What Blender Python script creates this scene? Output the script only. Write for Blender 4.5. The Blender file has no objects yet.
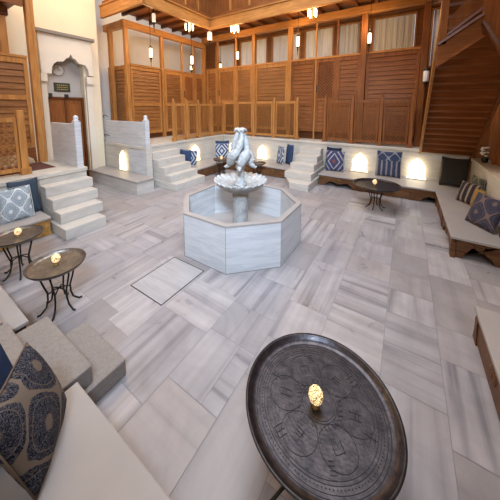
import bpy, bmesh, math, random
from mathutils import Vector, Matrix
random.seed(7)
S = bpy.context.scene
COL = S.collection
PI = math.pi

# ------------------------------------------------------------------ helpers
def link(o):
    COL.objects.link(o); return o

def tag(o, label=None, cat=None, group=None, kind=None):
    if label: o['label'] = label
    if cat: o['category'] = cat
    if group: o['group'] = group
    if kind: o['kind'] = kind
    return o

def empty(name, loc, label, cat, group=None, rz=0.0):
    o = bpy.data.objects.new(name, None)
    o.empty_display_size = 0.1
    o.location = loc; o.rotation_euler = (0, 0, rz)
    link(o)
    return tag(o, label, cat, group)

class MB:
    """collects geometry for ONE mesh"""
    def __init__(s):
        s.v = []; s.f = []; s.uv = {}
    def add(s, vs, fs):
        n = len(s.v)
        s.v += [tuple(p) for p in vs]
        s.f += [tuple(i + n for i in f) for f in fs]
        return s
    def box(s, a, b):
        x0, y0, z0 = a; x1, y1, z1 = b
        if x0 > x1: x0, x1 = x1, x0
        if y0 > y1: y0, y1 = y1, y0
        if z0 > z1: z0, z1 = z1, z0
        return s.add([(x0,y0,z0),(x1,y0,z0),(x1,y1,z0),(x0,y1,z0),(x0,y0,z1),(x1,y0,z1),(x1,y1,z1),(x0,y1,z1)],
                     [(0,3,2,1),(4,5,6,7),(0,1,5,4),(1,2,6,5),(2,3,7,6),(3,0,4,7)])
    def bar(s, p, q, w, h, up=(0,0,1)):
        p = Vector(p); q = Vector(q); d = (q-p)
        if d.length < 1e-6: return s
        d.normalize(); u = Vector(up)
        sd = d.cross(u)
        if sd.length < 1e-4: sd = d.cross(Vector((1,0,0)))
        sd.normalize(); u = sd.cross(d).normalized()
        c = []
        for e in (p, q):
            for a, b in ((-1,-1),(1,-1),(1,1),(-1,1)):
                c.append(e + sd*a*w/2 + u*b*h/2)
        return s.add(c, [(0,1,2,3),(7,6,5,4),(0,4,5,1),(1,5,6,2),(2,6,7,3),(3,7,4,0)])
    def tube(s, pts, rad, n=8, caps=True):
        pts = [Vector(p) for p in pts]
        if not isinstance(rad, (list, tuple)): rad = [rad]*len(pts)
        rings = []
        ref = None
        for i, p in enumerate(pts):
            a = pts[max(i-1, 0)]; b = pts[min(i+1, len(pts)-1)]
            d = (b-a).normalized()
            if ref is None:
                ref = d.cross(Vector((0,0,1)))
                if ref.length < 1e-3: ref = d.cross(Vector((1,0,0)))
            ref = (ref - d*ref.dot(d)).normalized()
            w = d.cross(ref)
            rings.append([p + (ref*math.cos(2*PI*k/n) + w*math.sin(2*PI*k/n))*rad[i] for k in range(n)])
        vs = [v for r in rings for v in r]; fs = []
        for i in range(len(pts)-1):
            for k in range(n):
                fs.append((i*n+k, i*n+(k+1)%n, (i+1)*n+(k+1)%n, (i+1)*n+k))
        if caps:
            fs.append(tuple(range(n))[::-1]); fs.append(tuple((len(pts)-1)*n+k for k in range(n)))
        return s.add(vs, fs)
    def lathe(s, prof, c=(0,0,0), n=24, wob=None):
        vs = []; fs = []
        m = len(prof)
        for k in range(n):
            a = 2*PI*k/n
            for (r, z) in prof:
                rr, zz = (r, z) if wob is None else wob(r, z, a)
                vs.append((c[0]+rr*math.cos(a), c[1]+rr*math.sin(a), c[2]+zz))
        for k in range(n):
            k2 = (k+1) % n
            for i in range(m-1):
                fs.append((k*m+i, k2*m+i, k2*m+i+1, k*m+i+1))
        return s.add(vs, fs)
    def prism(s, poly, t, fn):
        """poly of 2D points, extruded by t; fn(u,v,w) -> 3D"""
        n = len(poly)
        vs = [fn(u, v, 0) for u, v in poly] + [fn(u, v, t) for u, v in poly]
        fs = [tuple(range(n))[::-1], tuple(range(n, 2*n))]
        for i in range(n):
            j = (i+1) % n
            fs.append((i, j, n+j, n+i))
        return s.add(vs, fs)
    def build(s, name, mat, parent=None, smooth=False, bevel=0, sub=0, local=False):
        off = Vector((0,0,0))
        if parent is not None and not local:
            off = Vector(); q_ = parent
            while q_ is not None: off += Vector(q_.location); q_ = q_.parent
        me = bpy.data.meshes.new(name)
        me.from_pydata([Vector(p)-off for p in s.v], [], s.f)
        bm = bmesh.new(); bm.from_mesh(me)
        bmesh.ops.recalc_face_normals(bm, faces=bm.faces)
        bm.to_mesh(me); bm.free()
        if smooth:
            for p in me.polygons: p.use_smooth = True
        me.materials.append(mat)
        o = bpy.data.objects.new(name, me); link(o)
        if parent is not None: o.parent = parent
        if bevel:
            m = o.modifiers.new('bevel', 'BEVEL'); m.width = bevel; m.segments = 2; m.limit_method = 'ANGLE'; m.angle_limit = math.radians(40)
        if sub:
            m = o.modifiers.new('sub', 'SUBSURF'); m.levels = sub; m.render_levels = sub
        return o

def copy_tree(o, parent=None):
    c = o.copy(); COL.objects.link(c)
    if parent is not None: c.parent = parent
    for ch in list(o.children): copy_tree(ch, c)
    return c

# ------------------------------------------------------------------ materials
def newmat(name):
    m = bpy.data.materials.new(name); m.use_nodes = True
    nt = m.node_tree; nt.nodes.clear()
    out = nt.nodes.new('ShaderNodeOutputMaterial')
    bs = nt.nodes.new('ShaderNodeBsdfPrincipled')
    nt.links.new(bs.outputs[0], out.inputs[0])
    return m, nt, bs

def nd(nt, t, **kw):
    n = nt.nodes.new(t)
    for k, v in kw.items(): setattr(n, k, v)
    return n

def ramp(nt, fac, stops, interp='LINEAR'):
    r = nd(nt, 'ShaderNodeValToRGB'); cr = r.color_ramp; cr.interpolation = interp
    while len(cr.elements) < len(stops): cr.elements.new(0.5)
    for e, (p, c) in zip(cr.elements, stops):
        e.position = p; e.color = (*c, 1) if len(c) == 3 else c
    nt.links.new(fac, r.inputs[0]); return r.outputs[0]

def mixc(nt, fac, a, b, mode='MIX'):
    m = nd(nt, 'ShaderNodeMix', data_type='RGBA', blend_type=mode)
    for sock, v in ((m.inputs[0], fac), (m.inputs[6], a), (m.inputs[7], b)):
        if isinstance(v, (int, float)): sock.default_value = v
        elif isinstance(v, tuple): sock.default_value = (*v, 1) if len(v) == 3 else v
        else: nt.links.new(v, sock)
    return m.outputs[2]

def coords(nt, scale=(1,1,1), rot=(0,0,0), src='Object'):
    tc = nd(nt, 'ShaderNodeTexCoord'); mp = nd(nt, 'ShaderNodeMapping')
    mp.inputs['Scale'].default_value = scale; mp.inputs['Rotation'].default_value = rot
    nt.links.new(tc.outputs[src], mp.inputs[0]); return mp.outputs[0]

def noise(nt, vec, scale, detail=3, rough=0.5, dist=0):
    n = nd(nt, 'ShaderNodeTexNoise')
    n.inputs['Scale'].default_value = scale; n.inputs['Detail'].default_value = detail
    n.inputs['Roughness'].default_value = rough; n.inputs['Distortion'].default_value = dist
    nt.links.new(vec, n.inputs['Vector']); return n.outputs[0]

def math_(nt, op, a, b=None):
    m = nd(nt, 'ShaderNodeMath', operation=op)
    for i, v in enumerate((a, b)):
        if v is None: continue
        if isinstance(v, (int, float)): m.inputs[i].default_value = v
        else: nt.links.new(v, m.inputs[i])
    return m.outputs[0]

def bump(nt, bs, h, strength=0.2, dist=0.01):
    b = nd(nt, 'ShaderNodeBump'); b.inputs['Strength'].default_value = strength; b.inputs['Distance'].default_value = dist
    nt.links.new(h, b.inputs['Height']); nt.links.new(b.outputs[0], bs.inputs['Normal'])

def wood(name, c1, c2, axis='Z', rough=0.42):
    m, nt, bs = newmat(name)
    sc = {'X': (1.2, 14, 14), 'Y': (14, 1.2, 14), 'Z': (14, 14, 1.2)}[axis]
    v = coords(nt, sc)
    n1 = noise(nt, v, 1.6, 4, 0.6, 0.4)
    v2 = coords(nt, (1,1,1)); n2 = noise(nt, v2, 1.3, 2)
    a = ramp(nt, n1, [(0.3, c1), (0.7, c2)])
    b = mixc(nt, n2, (0.75,0.72,0.7), (1.12,1.1,1.08))
    c = mixc(nt, 1.0, a, b, 'MULTIPLY')
    oi = nd(nt, 'ShaderNodeObjectInfo')
    t = ramp(nt, oi.outputs['Random'], [(0, (0.86,0.84,0.82)), (1, (1.08,1.08,1.08))])
    c = mixc(nt, 1.0, c, t, 'MULTIPLY')
    nt.links.new(c, bs.inputs['Base Color'])
    bs.inputs['Roughness'].default_value = rough; bs.inputs['Specular IOR Level'].default_value = 0.3
    bump(nt, bs, n1, 0.12, 0.004)
    return m

HONEY = ((0.35,0.145,0.038), (0.58,0.275,0.080))
SLAT = ((0.21,0.082,0.023), (0.38,0.165,0.050))
RUST = ((0.185,0.062,0.018), (0.34,0.130,0.038))
DARK = ((0.095,0.030,0.009), (0.18,0.060,0.017))
W = {}
for ax in 'XYZ':
    W['h'+ax] = wood('honey_wood_'+ax, *HONEY, axis=ax)
    W['s'+ax] = wood('slat_wood_'+ax, *SLAT, axis=ax)
    W['r'+ax] = wood('russet_wood_'+ax, *RUST, axis=ax)
    W['d'+ax] = wood('dark_wood_'+ax, *DARK, axis=ax)
W['qZ'] = wood('stair_wood', (0.13,0.040,0.009), (0.24,0.078,0.016), 'Z', 0.6)
W['qX'] = wood('shaded_soffit_wood', (0.15,0.045,0.010), (0.27,0.090,0.020), 'X')  # shade of the recess under the stair is put into this colour
for q_ in ('qX','qZ'):
    b_ = [n for n in W[q_].node_tree.nodes if n.type == 'BSDF_PRINCIPLED'][0]
    b_.inputs['Specular IOR Level'].default_value = 0.12; b_.inputs['Roughness'].default_value = 0.7
carved = wood('carved_walnut', (0.075,0.030,0.012), (0.20,0.095,0.038), 'X', 0.5)
carved_gold = wood('carved_oak', (0.25,0.12,0.03), (0.50,0.27,0.075), 'X', 0.5)

def marble(name, base, vein, vs=1.0, rough=0.32, bands=(1,1,8), contrast=0.5):
    m, nt, bs = newmat(name)
    v = coords(nt, (1,1,1))
    n1 = noise(nt, v, 1.4*vs, 5, 0.6, 0.8)
    vb = coords(nt, bands); n2 = noise(nt, vb, 1.2*vs, 4, 0.6, 1.2)
    f = math_(nt, 'MULTIPLY', ramp(nt, n2, [(0.42, (0,0,0)), (0.62, (1,1,1))]), contrast)
    c = mixc(nt, f, base, vein)
    c2 = mixc(nt, n1, (0.88,0.88,0.88), (1.08,1.08,1.07))
    c = mixc(nt, 1.0, c, c2, 'MULTIPLY')
    nt.links.new(c, bs.inputs['Base Color']); bs.inputs['Roughness'].default_value = rough
    bs.inputs['Specular IOR Level'].default_value = 0.4
    return m
M_white = marble('white_marble', (0.62,0.62,0.63), (0.42,0.44,0.47), contrast=0.55, rough=0.28)
M_hatch = marble('hatch_marble', (0.40,0.38,0.38), (0.30,0.285,0.285), contrast=0.6, rough=0.4, bands=(1,7,1))
M_cream = marble('cream_marble', (0.60,0.555,0.485), (0.45,0.41,0.36), contrast=0.5, rough=0.45)
M_step = marble('step_marble', (0.56,0.52,0.47), (0.42,0.385,0.345), contrast=0.5, rough=0.5)
M_slab = marble('bench_marble', (0.36,0.325,0.305), (0.31,0.28,0.262), contrast=0.4, rough=0.42)
M_grey = marble('grey_rough_stone', (0.27,0.235,0.21), (0.20,0.172,0.155), vs=26, contrast=0.6, rough=0.75, bands=(1,1,1))
M_statue = marble('weathered_marble', (0.46,0.455,0.44), (0.24,0.245,0.25), vs=8, contrast=0.7, rough=0.5, bands=(1,1,1))

def plaster(name, c, rough=0.85):
    m, nt, bs = newmat(name)
    v = coords(nt); n = noise(nt, v, 2.2, 4)
    k = mixc(nt, n, tuple(x*0.93 for x in c), tuple(min(1,x*1.05) for x in c))
    nt.links.new(k, bs.inputs['Base Color']); bs.inputs['Roughness'].default_value = rough
    bump(nt, bs, noise(nt, v, 40, 2), 0.08, 0.004)
    return m
P_cream = plaster('cream_plaster', (0.80,0.70,0.53))
P_white = plaster('white_plaster', (0.80,0.77,0.72))
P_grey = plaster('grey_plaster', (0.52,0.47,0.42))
P_niche = plaster('portal_plaster', (0.78,0.71,0.60))

def flat(name, c, rough=0.5, metal=0.0, spec=0.5):
    m, nt, bs = newmat(name)
    v = coords(nt); n = noise(nt, v, 25, 2)
    k = mixc(nt, n, tuple(x*0.85 for x in c), tuple(min(1, x*1.1) for x in c))
    nt.links.new(k, bs.inputs['Base Color'])
    bs.inputs['Roughness'].default_value = rough; bs.inputs['Metallic'].default_value = metal
    bs.inputs['Specular IOR Level'].default_value = spec
    return m
iron = flat('black_iron', (0.025,0.022,0.020), 0.45, 0.6)
brass = flat('aged_brass', (0.42,0.26,0.08), 0.4, 0.8)
grout = flat('dark_grout', (0.24,0.22,0.21), 0.9)
black = flat('black_paint', (0.02,0.018,0.016), 0.6)
darkgreen = flat('sign_green', (0.045,0.05,0.028), 0.4)
whitepaint = flat('white_enamel', (0.78,0.76,0.72), 0.4)
petal = flat('white_petals', (0.85,0.84,0.80), 0.7)
leaf = flat('green_leaves', (0.06,0.10,0.03), 0.7)
burgundy = flat('burgundy_mat', (0.10,0.035,0.025), 0.95)
goldpaint = flat('gold_lettering', (0.45,0.34,0.12), 0.5)
clockface = flat('clock_face', (0.62,0.57,0.50), 0.5)

def glow(name, c, strength, alpha_mix=0.0):
    m, nt, bs = newmat(name)
    bs.inputs['Base Color'].default_value = (*[min(1, x) for x in c], 1)
    bs.inputs['Roughness'].default_value = 0.4
    v = coords(nt); n = noise(nt, v, 9, 2)
    k = mixc(nt, n, tuple(x*0.9 for x in c), c)
    nt.links.new(k, bs.inputs['Emission Color'])
    bs.inputs['Emission Strength'].default_value = strength
    return m
G_niche = glow('lit_alabaster', (1.0,0.80,0.44), 2.0)
G_hot = glow('hot_alabaster', (1.0,0.88,0.62), 3.2)
G_pend = glow('lit_milk_glass', (1.0,0.86,0.60), 3.0)
G_bulb = glow('lit_bulb_glass', (1.0,0.80,0.48), 6.5)
G_dim = glow('faint_glow_glass', (1.0,0.80,0.60), 0.55)  # glass of the unlit lanterns, with a faint glow added
G_far = glow('far_glimmer_glass', (1.0,0.70,0.34), 2.6)

def mosaic():
    m, nt, bs = newmat('cracked_mosaic_glass')
    v = coords(nt)
    vo = nd(nt, 'ShaderNodeTexVoronoi', feature='DISTANCE_TO_EDGE'); vo.inputs['Scale'].default_value = 55
    nt.links.new(v, vo.inputs['Vector'])
    e = ramp(nt, vo.outputs[0], [(0.03, (0.10,0.05,0.02)), (0.12, (1.0,0.72,0.36))])
    nt.links.new(e, bs.inputs['Base Color']); nt.links.new(e, bs.inputs['Emission Color'])
    bs.inputs['Emission Strength'].default_value = 0.95; bs.inputs['Roughness'].default_value = 0.25
    return m
G_votive = mosaic()

def tray_mat(name, c1, c2, rough=0.33, metal=0.75):
    m, nt, bs = newmat(name)
    v = coords(nt)
    n = noise(nt, v, 14, 4, 0.6, 0.5)
    c = ramp(nt, n, [(0.3, c1), (0.72, c2)])
    # concentric chased rings
    sep = nd(nt, 'ShaderNodeSeparateXYZ'); nt.links.new(v, sep.inputs[0])
    r = math_(nt, 'SQRT', math_(nt, 'ADD', math_(nt, 'MULTIPLY', sep.outputs[0], sep.outputs[0]), math_(nt, 'MULTIPLY', sep.outputs[1], sep.outputs[1])))
    s = math_(nt, 'SINE', math_(nt, 'MULTIPLY', r, 260.0))
    vo = nd(nt, 'ShaderNodeTexVoronoi'); vo.inputs['Scale'].default_value = 48; nt.links.new(v, vo.inputs['Vector'])
    h = math_(nt, 'ADD', math_(nt, 'MULTIPLY', s, 0.05), math_(nt, 'MULTIPLY', vo.outputs[0], 0.35))
    nt.links.new(c, bs.inputs['Base Color'])
    bs.inputs['Metallic'].default_value = metal; bs.inputs['Roughness'].default_value = rough
    bump(nt, bs, h, 0.35, 0.003)
    return m
tray_dark = tray_mat('dark_chased_copper', (0.026,0.023,0.027), (0.080,0.068,0.071))
tray_pale = tray_mat('tinned_copper', (0.12,0.105,0.09), (0.26,0.23,0.20), 0.38)
engr = flat('engraved_line', (0.018,0.015,0.015), 0.6, 0.5)

def curtain_mat():
    m, nt, bs = newmat('pale_curtain')
    v = coords(nt, (1,1,1)); n = noise(nt, coords(nt, (30,30,0.6)), 1, 3)
    c = ramp(nt, n, [(0.3, (0.66,0.66,0.66)), (0.7, (0.86,0.86,0.86))])
    nt.links.new(c, bs.inputs['Base Color']); bs.inputs['Roughness'].default_value = 0.9
    return m
curtain = curtain_mat()
def glass_mat():
    m, nt, bs = newmat('window_glass')
    bs.inputs['Base Color'].default_value = (0.9,0.95,1,1); bs.inputs['Transmission Weight'].default_value = 1
    bs.inputs['Roughness'].default_value = 0.05; bs.inputs['IOR'].default_value = 1.45
    return m
glass = glass_mat()

def fabric(name, kind, a, b, c=None, s=1.0):
    """woven cushion cloth; pattern laid out in the cushion's own UV map"""
    m, nt, bs = newmat(name)
    tc = nd(nt, 'ShaderNodeTexCoord'); uv = tc.outputs['UV']
    nz = nd(nt, 'ShaderNodeTexNoise'); nz.inputs['Scale'].default_value = 9*s; nz.inputs['Detail'].default_value = 3
    nt.links.new(uv, nz.inputs['Vector'])
    ds = nd(nt, 'ShaderNodeVectorMath', operation='SCALE'); ds.inputs['Scale'].default_value = 0.05 if kind != 'plain' else 0.0
    nt.links.new(nz.outputs['Color'], ds.inputs[0])
    ad = nd(nt, 'ShaderNodeVectorMath', operation='ADD'); nt.links.new(uv, ad.inputs[0]); nt.links.new(ds.outputs[0], ad.inputs[1])
    sp = nd(nt, 'ShaderNodeSeparateXYZ'); nt.links.new(ad.outputs[0], sp.inputs[0])
    u, v = sp.outputs[0], sp.outputs[1]
    thr = None
    if kind == 'damask':
        cu = math_(nt, 'COSINE', math_(nt, 'MULTIPLY', u, 2*PI*1.0*s)); cv = math_(nt, 'COSINE', math_(nt, 'MULTIPLY', v, 2*PI*0.9*s))
        f = math_(nt, 'MULTIPLY', math_(nt, 'ABSOLUTE', math_(nt, 'ADD', cu, cv)), 0.5)
        band = ramp(nt, f, [(0.0, (1,1,1)), (0.07, (1,1,1)), (0.10, (0,0,0)), (0.30, (0,0,0)), (0.33, (0.8,0.8,0.8)), (0.37, (0,0,0)), (0.91, (0,0,0)), (0.95, (0.9,0.9,0.9))], 'LINEAR')
        n2 = nd(nt, 'ShaderNodeTexNoise'); n2.inputs['Scale'].default_value = 20*s; n2.inputs['Distortion'].default_value = 2.5; n2.inputs['Detail'].default_value = 2
        nt.links.new(uv, n2.inputs['Vector'])
        sq = ramp(nt, n2.outputs[0], [(0.46, (0,0,0)), (0.49, (1,1,1)), (0.53, (1,1,1)), (0.56, (0,0,0))])
        fld = mixc(nt, sq, a, c or b)
        col = mixc(nt, band, fld, b)
    elif kind == 'diamond':
        f = math_(nt, 'ADD', math_(nt, 'ABSOLUTE', math_(nt, 'SUBTRACT', math_(nt, 'FRACT', math_(nt, 'MULTIPLY', u, 1.0*s)), 0.5)),
                  math_(nt, 'MULTIPLY', math_(nt, 'ABSOLUTE', math_(nt, 'SUBTRACT', math_(nt, 'FRACT', v), 0.5)), 0.8))
        w = math_(nt, 'SINE', math_(nt, 'MULTIPLY', f, 25.0))
        band = ramp(nt, w, [(0.45, (0,0,0)), (0.6, (1,1,1))])
        col = mixc(nt, band, a, b)
        rd = ramp(nt, f, [(0.10, (1,1,1)), (0.14, (0,0,0))])
        col = mixc(nt, rd, col, c or b)
    elif kind == 'stripe':
        w = math_(nt, 'SINE', math_(nt, 'MULTIPLY', u, 2*PI*5*s))
        band = ramp(nt, w, [(0.4, (0,0,0)), (0.6, (1,1,1))])
        col = mixc(nt, band, a, b)
        if c:
            cu = math_(nt, 'COSINE', math_(nt, 'MULTIPLY', u, 2*PI*2)); cv = math_(nt, 'COSINE', math_(nt, 'MULTIPLY', v, 2*PI*2))
            f = math_(nt, 'ABSOLUTE', math_(nt, 'ADD', cu, cv))
            orn = mixc(nt, ramp(nt, f, [(0.25, (1,1,1)), (0.35, (0,0,0))]), a, c)
            top = ramp(nt, v, [(0.64, (0,0,0)), (0.66, (1,1,1))])
            col = mixc(nt, top, col, orn)
    else:
        col = mixc(nt, nz.outputs[0], tuple(x*0.8 for x in a), tuple(x*1.2 for x in a))
    nt.links.new(col, bs.inputs['Base Color']); bs.inputs['Roughness'].default_value = 0.92
    bs.inputs['Specular IOR Level'].default_value = 0.15
    bump(nt, bs, noise(nt, uv, 160, 2), 0.25, 0.003)
    return m

# ------------------------------------------------------------------ floor
def make_floor():
    """one structure mesh of separate marble slabs with grout gaps; each slab carries its own uv turn and tone"""
    bm = bmesh.new(); uvl = bm.loops.layers.uv.new('UVMap')
    ton = bm.faces.layers.float.new('tone')
    g = 0.0022
    def slab(x0, y0, x1, y1):
        vs = [bm.verts.new(p) for p in ((x0+g,y0+g,0),(x1-g,y0+g,0),(x1-g,y1-g,0),(x0+g,y1-g,0))]
        f = bm.faces.new(vs)
        turn = random.random() < 0.25
        ox, oy = random.uniform(0,50), random.uniform(0,50)
        f[ton] = random.random()
        for l in f.loops:
            x, y = l.vert.co.x, l.vert.co.y
            l[uvl].uv = (y+ox, x+oy) if turn else (x+ox, y+oy)
    x = -9.75
    while x < 3.0:
        w = random.choice((0.42,0.52,0.62,0.74)); x1 = min(x+w, 3.0)
        y = -0.3 - random.uniform(0,0.8)
        while y < 9.6:
            l = random.choice((0.5,0.65,0.85,1.1)); y1 = min(y+l, 9.6)
            r = random.random()
            if r < 0.16 and w > 0.6:
                m = x + w*random.choice((0.3,0.5,0.7)); slab(x,y,m,y1); slab(m,y,x1,y1)
            else: slab(x,y,x1,y1)
            y = y1
        x = x1
    me = bpy.data.meshes.new('floor'); bm.to_mesh(me); bm.free()
    n = len(me.vertices)
    m, nt, bs = newmat('floor_marble_slabs')
    tc = nd(nt, 'ShaderNodeTexCoord'); uv = tc.outputs['UV']
    at = nd(nt, 'ShaderNodeAttribute', attribute_name='tone')
    mp = nd(nt, 'ShaderNodeMapping'); mp.inputs['Scale'].default_value = (7.0, 0.28, 1); nt.links.new(uv, mp.inputs[0])
    n1 = noise(nt, mp.outputs[0], 1.0, 3, 0.55, 0.35)
    n2 = noise(nt, uv, 2.3, 5, 0.6, 0.6)
    vein = ramp(nt, n1, [(0.34, (0.215,0.205,0.215)), (0.45, (0.345,0.325,0.33)), (0.66, (0.425,0.405,0.405))])
    cloud = ramp(nt, n2, [(0.3, (0.82,0.815,0.82)), (0.7, (1.08,1.07,1.06))])
    amt = ramp(nt, at.outputs['Fac'], [(0.2, (0.25,0.25,0.25)), (0.75, (1,1,1))])
    c = mixc(nt, amt, (0.35,0.325,0.32), vein)
    c = mixc(nt, 1.0, c, cloud, 'MULTIPLY')
    tn = ramp(nt, at.outputs['Fac'], [(0, (0.80,0.79,0.80)), (0.25, (1.0,0.96,0.94)), (0.5, (0.88,0.88,0.91)), (0.75,(1.05,1.02,1.0)), (1, (0.97,0.96,0.98))])
    c = mixc(nt, 1.0, c, tn, 'MULTIPLY')
    nt.links.new(c, bs.inputs['Base Color'])
    rg = ramp(nt, n2, [(0.3, (0.26,)*3), (0.7, (0.44,)*3)]); nt.links.new(rg, bs.inputs['Roughness'])
    bs.inputs['Specular IOR Level'].default_value = 0.45
    me.materials.append(m)
    o = bpy.data.objects.new('floor', me); link(o); tag(o, kind='structure')
    b = MB().box((-9.75,-2.2,-0.2), (3.0,11.0,-0.004)).build('floor_bed', grout)
    b.parent = o
    return o
make_floor()
# metal outline of the floor hatch
h = empty('floor_hatch', (-2.95,2.4,0.0), 'square stone floor hatch outlined by a thin dark metal strip left of the fountain', 'hatch')
MB().box((-3.28,1.97,0.0),(-2.60,2.80,0.003)).build('hatch_slab', M_hatch, h)
fr = MB()
for a, b in (((-3.292,1.958),(-2.588,1.97)), ((-3.292,2.80),(-2.588,2.812)), ((-3.292,1.97),(-3.28,2.80)), ((-2.60,1.97),(-2.588,2.80))):
    fr.box((a[0],a[1],0.0),(b[0],b[1],0.005))
fr.build('hatch_frame', black, h)

# ------------------------------------------------------------------ walls and ceiling
XW, XR, YB, YN, ZC = -9.5, 3.0, 11.45, -2.0, 10.5
def struct(name, mb, mat, **k):
    return tag(mb.build(name, mat, **k), kind='structure')
# left wall with the door opening (y 3.3..4.35, recess up to z 4.3)
wl = MB()
wl.box((XW-0.25,YN,0),(XW,3.28,ZC)); wl.box((XW-0.25,4.40,0),(XW,4.95,ZC)); wl.box((XW-0.25,3.28,4.45),(XW,4.40,ZC))
struct('wall_left', wl, P_cream)
struct('wall_left_gallery', MB().box((XW-1.1,4.95,0),(XW-0.8,YB,ZC)), P_white)
struct('wall_left_return', MB().box((XW-1.1,4.70,0),(XW-0.25,4.95,ZC)), P_cream)
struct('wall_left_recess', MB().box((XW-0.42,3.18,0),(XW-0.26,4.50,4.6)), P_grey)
# back wall with window openings
wins = [(-9.35, -7.98), (-7.67, -6.01), (-5.78, -4.3), (-4.12, -2.81), (-2.65, -1.76), (-1.32, 0.11), (0.53, 1.37)]
wb = MB(); xs = XW-1.1
for a, b in wins:
    wb.box((xs,YB,0),(a,YB+0.25,ZC)); wb.box((a,YB,0),(b,YB+0.25,4.07)); wb.box((a,YB,6.10),(b,YB+0.25,ZC)); xs = b
wb.box((xs,YB,0),(XR,YB+0.25,ZC))
struct('wall_back', wb, W['rX'])
for i, (a, b) in enumerate(wins):
    w = empty('window_%d' % (i+1), ((a+b)/2, YB+0.1, 4.0), None, None); tag(w, kind='structure')
    f = MB(); t = 0.055
    f.box((a,YB-0.03,4.07),(a+t,YB+0.12,6.10)); f.box((b-t,YB-0.03,4.07),(b,YB+0.12,6.10))
    f.box((a+t,YB-0.03,4.07),(b-t,YB+0.12,4.07+t)); f.box((a+t,YB-0.03,6.10-t),(b-t,YB+0.12,6.10))
    wf = f.build('window_frame', W['hZ'], w)
    MB().box((a+t,YB+0.09,4.13),(b-t,YB+0.10,6.04)).build('glass_pane', glass, wf)
    # curtain as folded cloth
    cm = MB(); n = int((b-a)/0.03); vs = []
    for k in range(n+1):
        x = a+t+0.01+(b-a-2*t-0.02)*k/n; y = YB+0.045+0.014*math.sin(k*0.9)+0.007*math.sin(k*2.3)
        vs += [(x,y,4.13),(x,y,6.04),(x,y+0.004,6.04),(x,y+0.004,4.13)]
    fs = []
    for k in range(n):
        p, q = k*4, k*4+4
        fs += [(p,q,q+1,p+1),(p+1,q+1,q+2,p+2),(p+2,q+2,q+3,p+3),(p+3,q+3,q,p)]
    fs += [(0,1,2,3),(n*4+3,n*4+2,n*4+1,n*4)]
    cm.add(vs, fs)
    names = ['behind the corner bay, left end of the back wall', 'behind the second opening from the corner', 'behind the wide bay left of the fountain-side lantern',
             'between the two thin mullions over the steps', 'just left of the tall bay post', 'in the widest opening at right of the back screens', 'in the narrow gap beside the staircase']
    tag(cm.build('window_curtain', curtain), 'pale grey folded window curtain ' + names[i], 'curtain')
struct('wall_right', MB().box((XR,YN,0),(XR+0.25,YB,ZC)), W['rZ'])
struct('wall_near', MB().box((XW-0.25,YN-0.25,0),(XR,YN,ZC)), P_cream)
cl = MB(); sx0, sx1, sy0, sy1 = -5.6, 0.6, 1.8, 7.6
cl.box((XW-1.1,YN-0.25,ZC),(sx0,YB+0.25,ZC+0.2)); cl.box((sx1,YN-0.25,ZC),(XR+0.25,YB+0.25,ZC+0.2))
cl.box((sx0,YN-0.25,ZC),(sx1,sy0,ZC+0.2)); cl.box((sx0,sy1,ZC),(sx1,YB+0.25,ZC+0.2))
struct('ceiling', cl, W['rX'])

# door, portal hood, clock and sign
dr = empty('door_1', (XW-0.15,3.86,0), None, None); tag(dr, kind='structure')
for k, (a, b) in enumerate(((3.34,3.80),(3.84,4.32))):
    lf = MB().box((XW-0.20,a,0.02),(XW-0.14,b,2.90))
    lf = lf.build('door_leaf', W['rZ'], dr)
    pn = MB()
    for z0, z1 in ((0.25,1.2),(1.35,2.75)): pn.box((XW-0.14,a+0.09,z0),(XW-0.125,b-0.09,z1))
    pn.build('door_panel', W['rZ'], lf)
MB().box((XW-0.14,3.80,0.02),(XW-0.11,3.84,2.90)).build('centre_batten', W['dZ'], dr)
jm = MB().box((XW-0.22,3.28,0.0),(XW-0.10,3.34,2.98)).box((XW-0.22,4.33,0),(XW-0.10,4.40,2.98)).box((XW-0.22,3.34,2.91),(XW-0.10,4.33,2.98))
jm.build('door_frame', W['dZ'], dr)
MB().box((XW-0.10,3.36,2.96),(XW-0.03,3.44,3.09)).build('frame_knob', black, dr)
MB().box((XW-0.10,3.80,2.96),(XW-0.03,3.90,3.07)).build('frame_knob', black, dr)
# ogee-cut hood panel projecting from the wall
hood = [(3.12,4.88),(4.62,4.93),(4.66,3.72),(4.50,3.72),(4.48,3.92),(4.40,4.06),(4.20,4.10),(4.10,4.22),(4.03,4.24),(3.97,4.36),
        (3.91,4.24),(3.84,4.22),(3.74,4.10),(3.58,4.08),(3.48,4.00),(3.42,3.88),(3.40,3.68),(3.14,3.68)]
struct('trim_1', MB().prism(hood, 0.18, lambda u,v,w: (XW+w, u, v)), P_niche)
struct('trim_2', MB().box((XW,3.05,4.88),(XW+0.27,4.72,4.98)), M_grey, bevel=0.01)
for k, (a, b) in enumerate(((3.12,3.28),(4.42,4.64))):
    j = MB().box((XW,a,3.44),(XW+0.17,b,3.68)).box((XW,a+0.01,0),(XW+0.10,b-0.01,3.44)).box((XW,a,3.40),(XW+0.13,b,3.46))
    struct('trim_%d' % (3+k), j, P_niche)
ck = empty('wall_clock', (XW-0.25,3.73,3.86), 'round pale wall clock with thin grey rim above the wooden door', 'clock')
cf = MB(); n = 28
cf.lathe([(0,0.02),(0.17,0.02),(0.17,0.0)], n=n)
MBr = MB(); MBr.lathe([(0.165,0.0),(0.19,0.0),(0.19,0.03),(0.165,0.03),(0.165,0.0)], n=n)
for mb, nm, mt in ((cf,'clock_face',clockface),(MBr,'clock_rim',flat('clock_rim_grey',(0.28,0.25,0.22)))):
    o = mb.build(nm, mt, ck, local=True); o.rotation_euler = (0, PI/2, 0)
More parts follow.
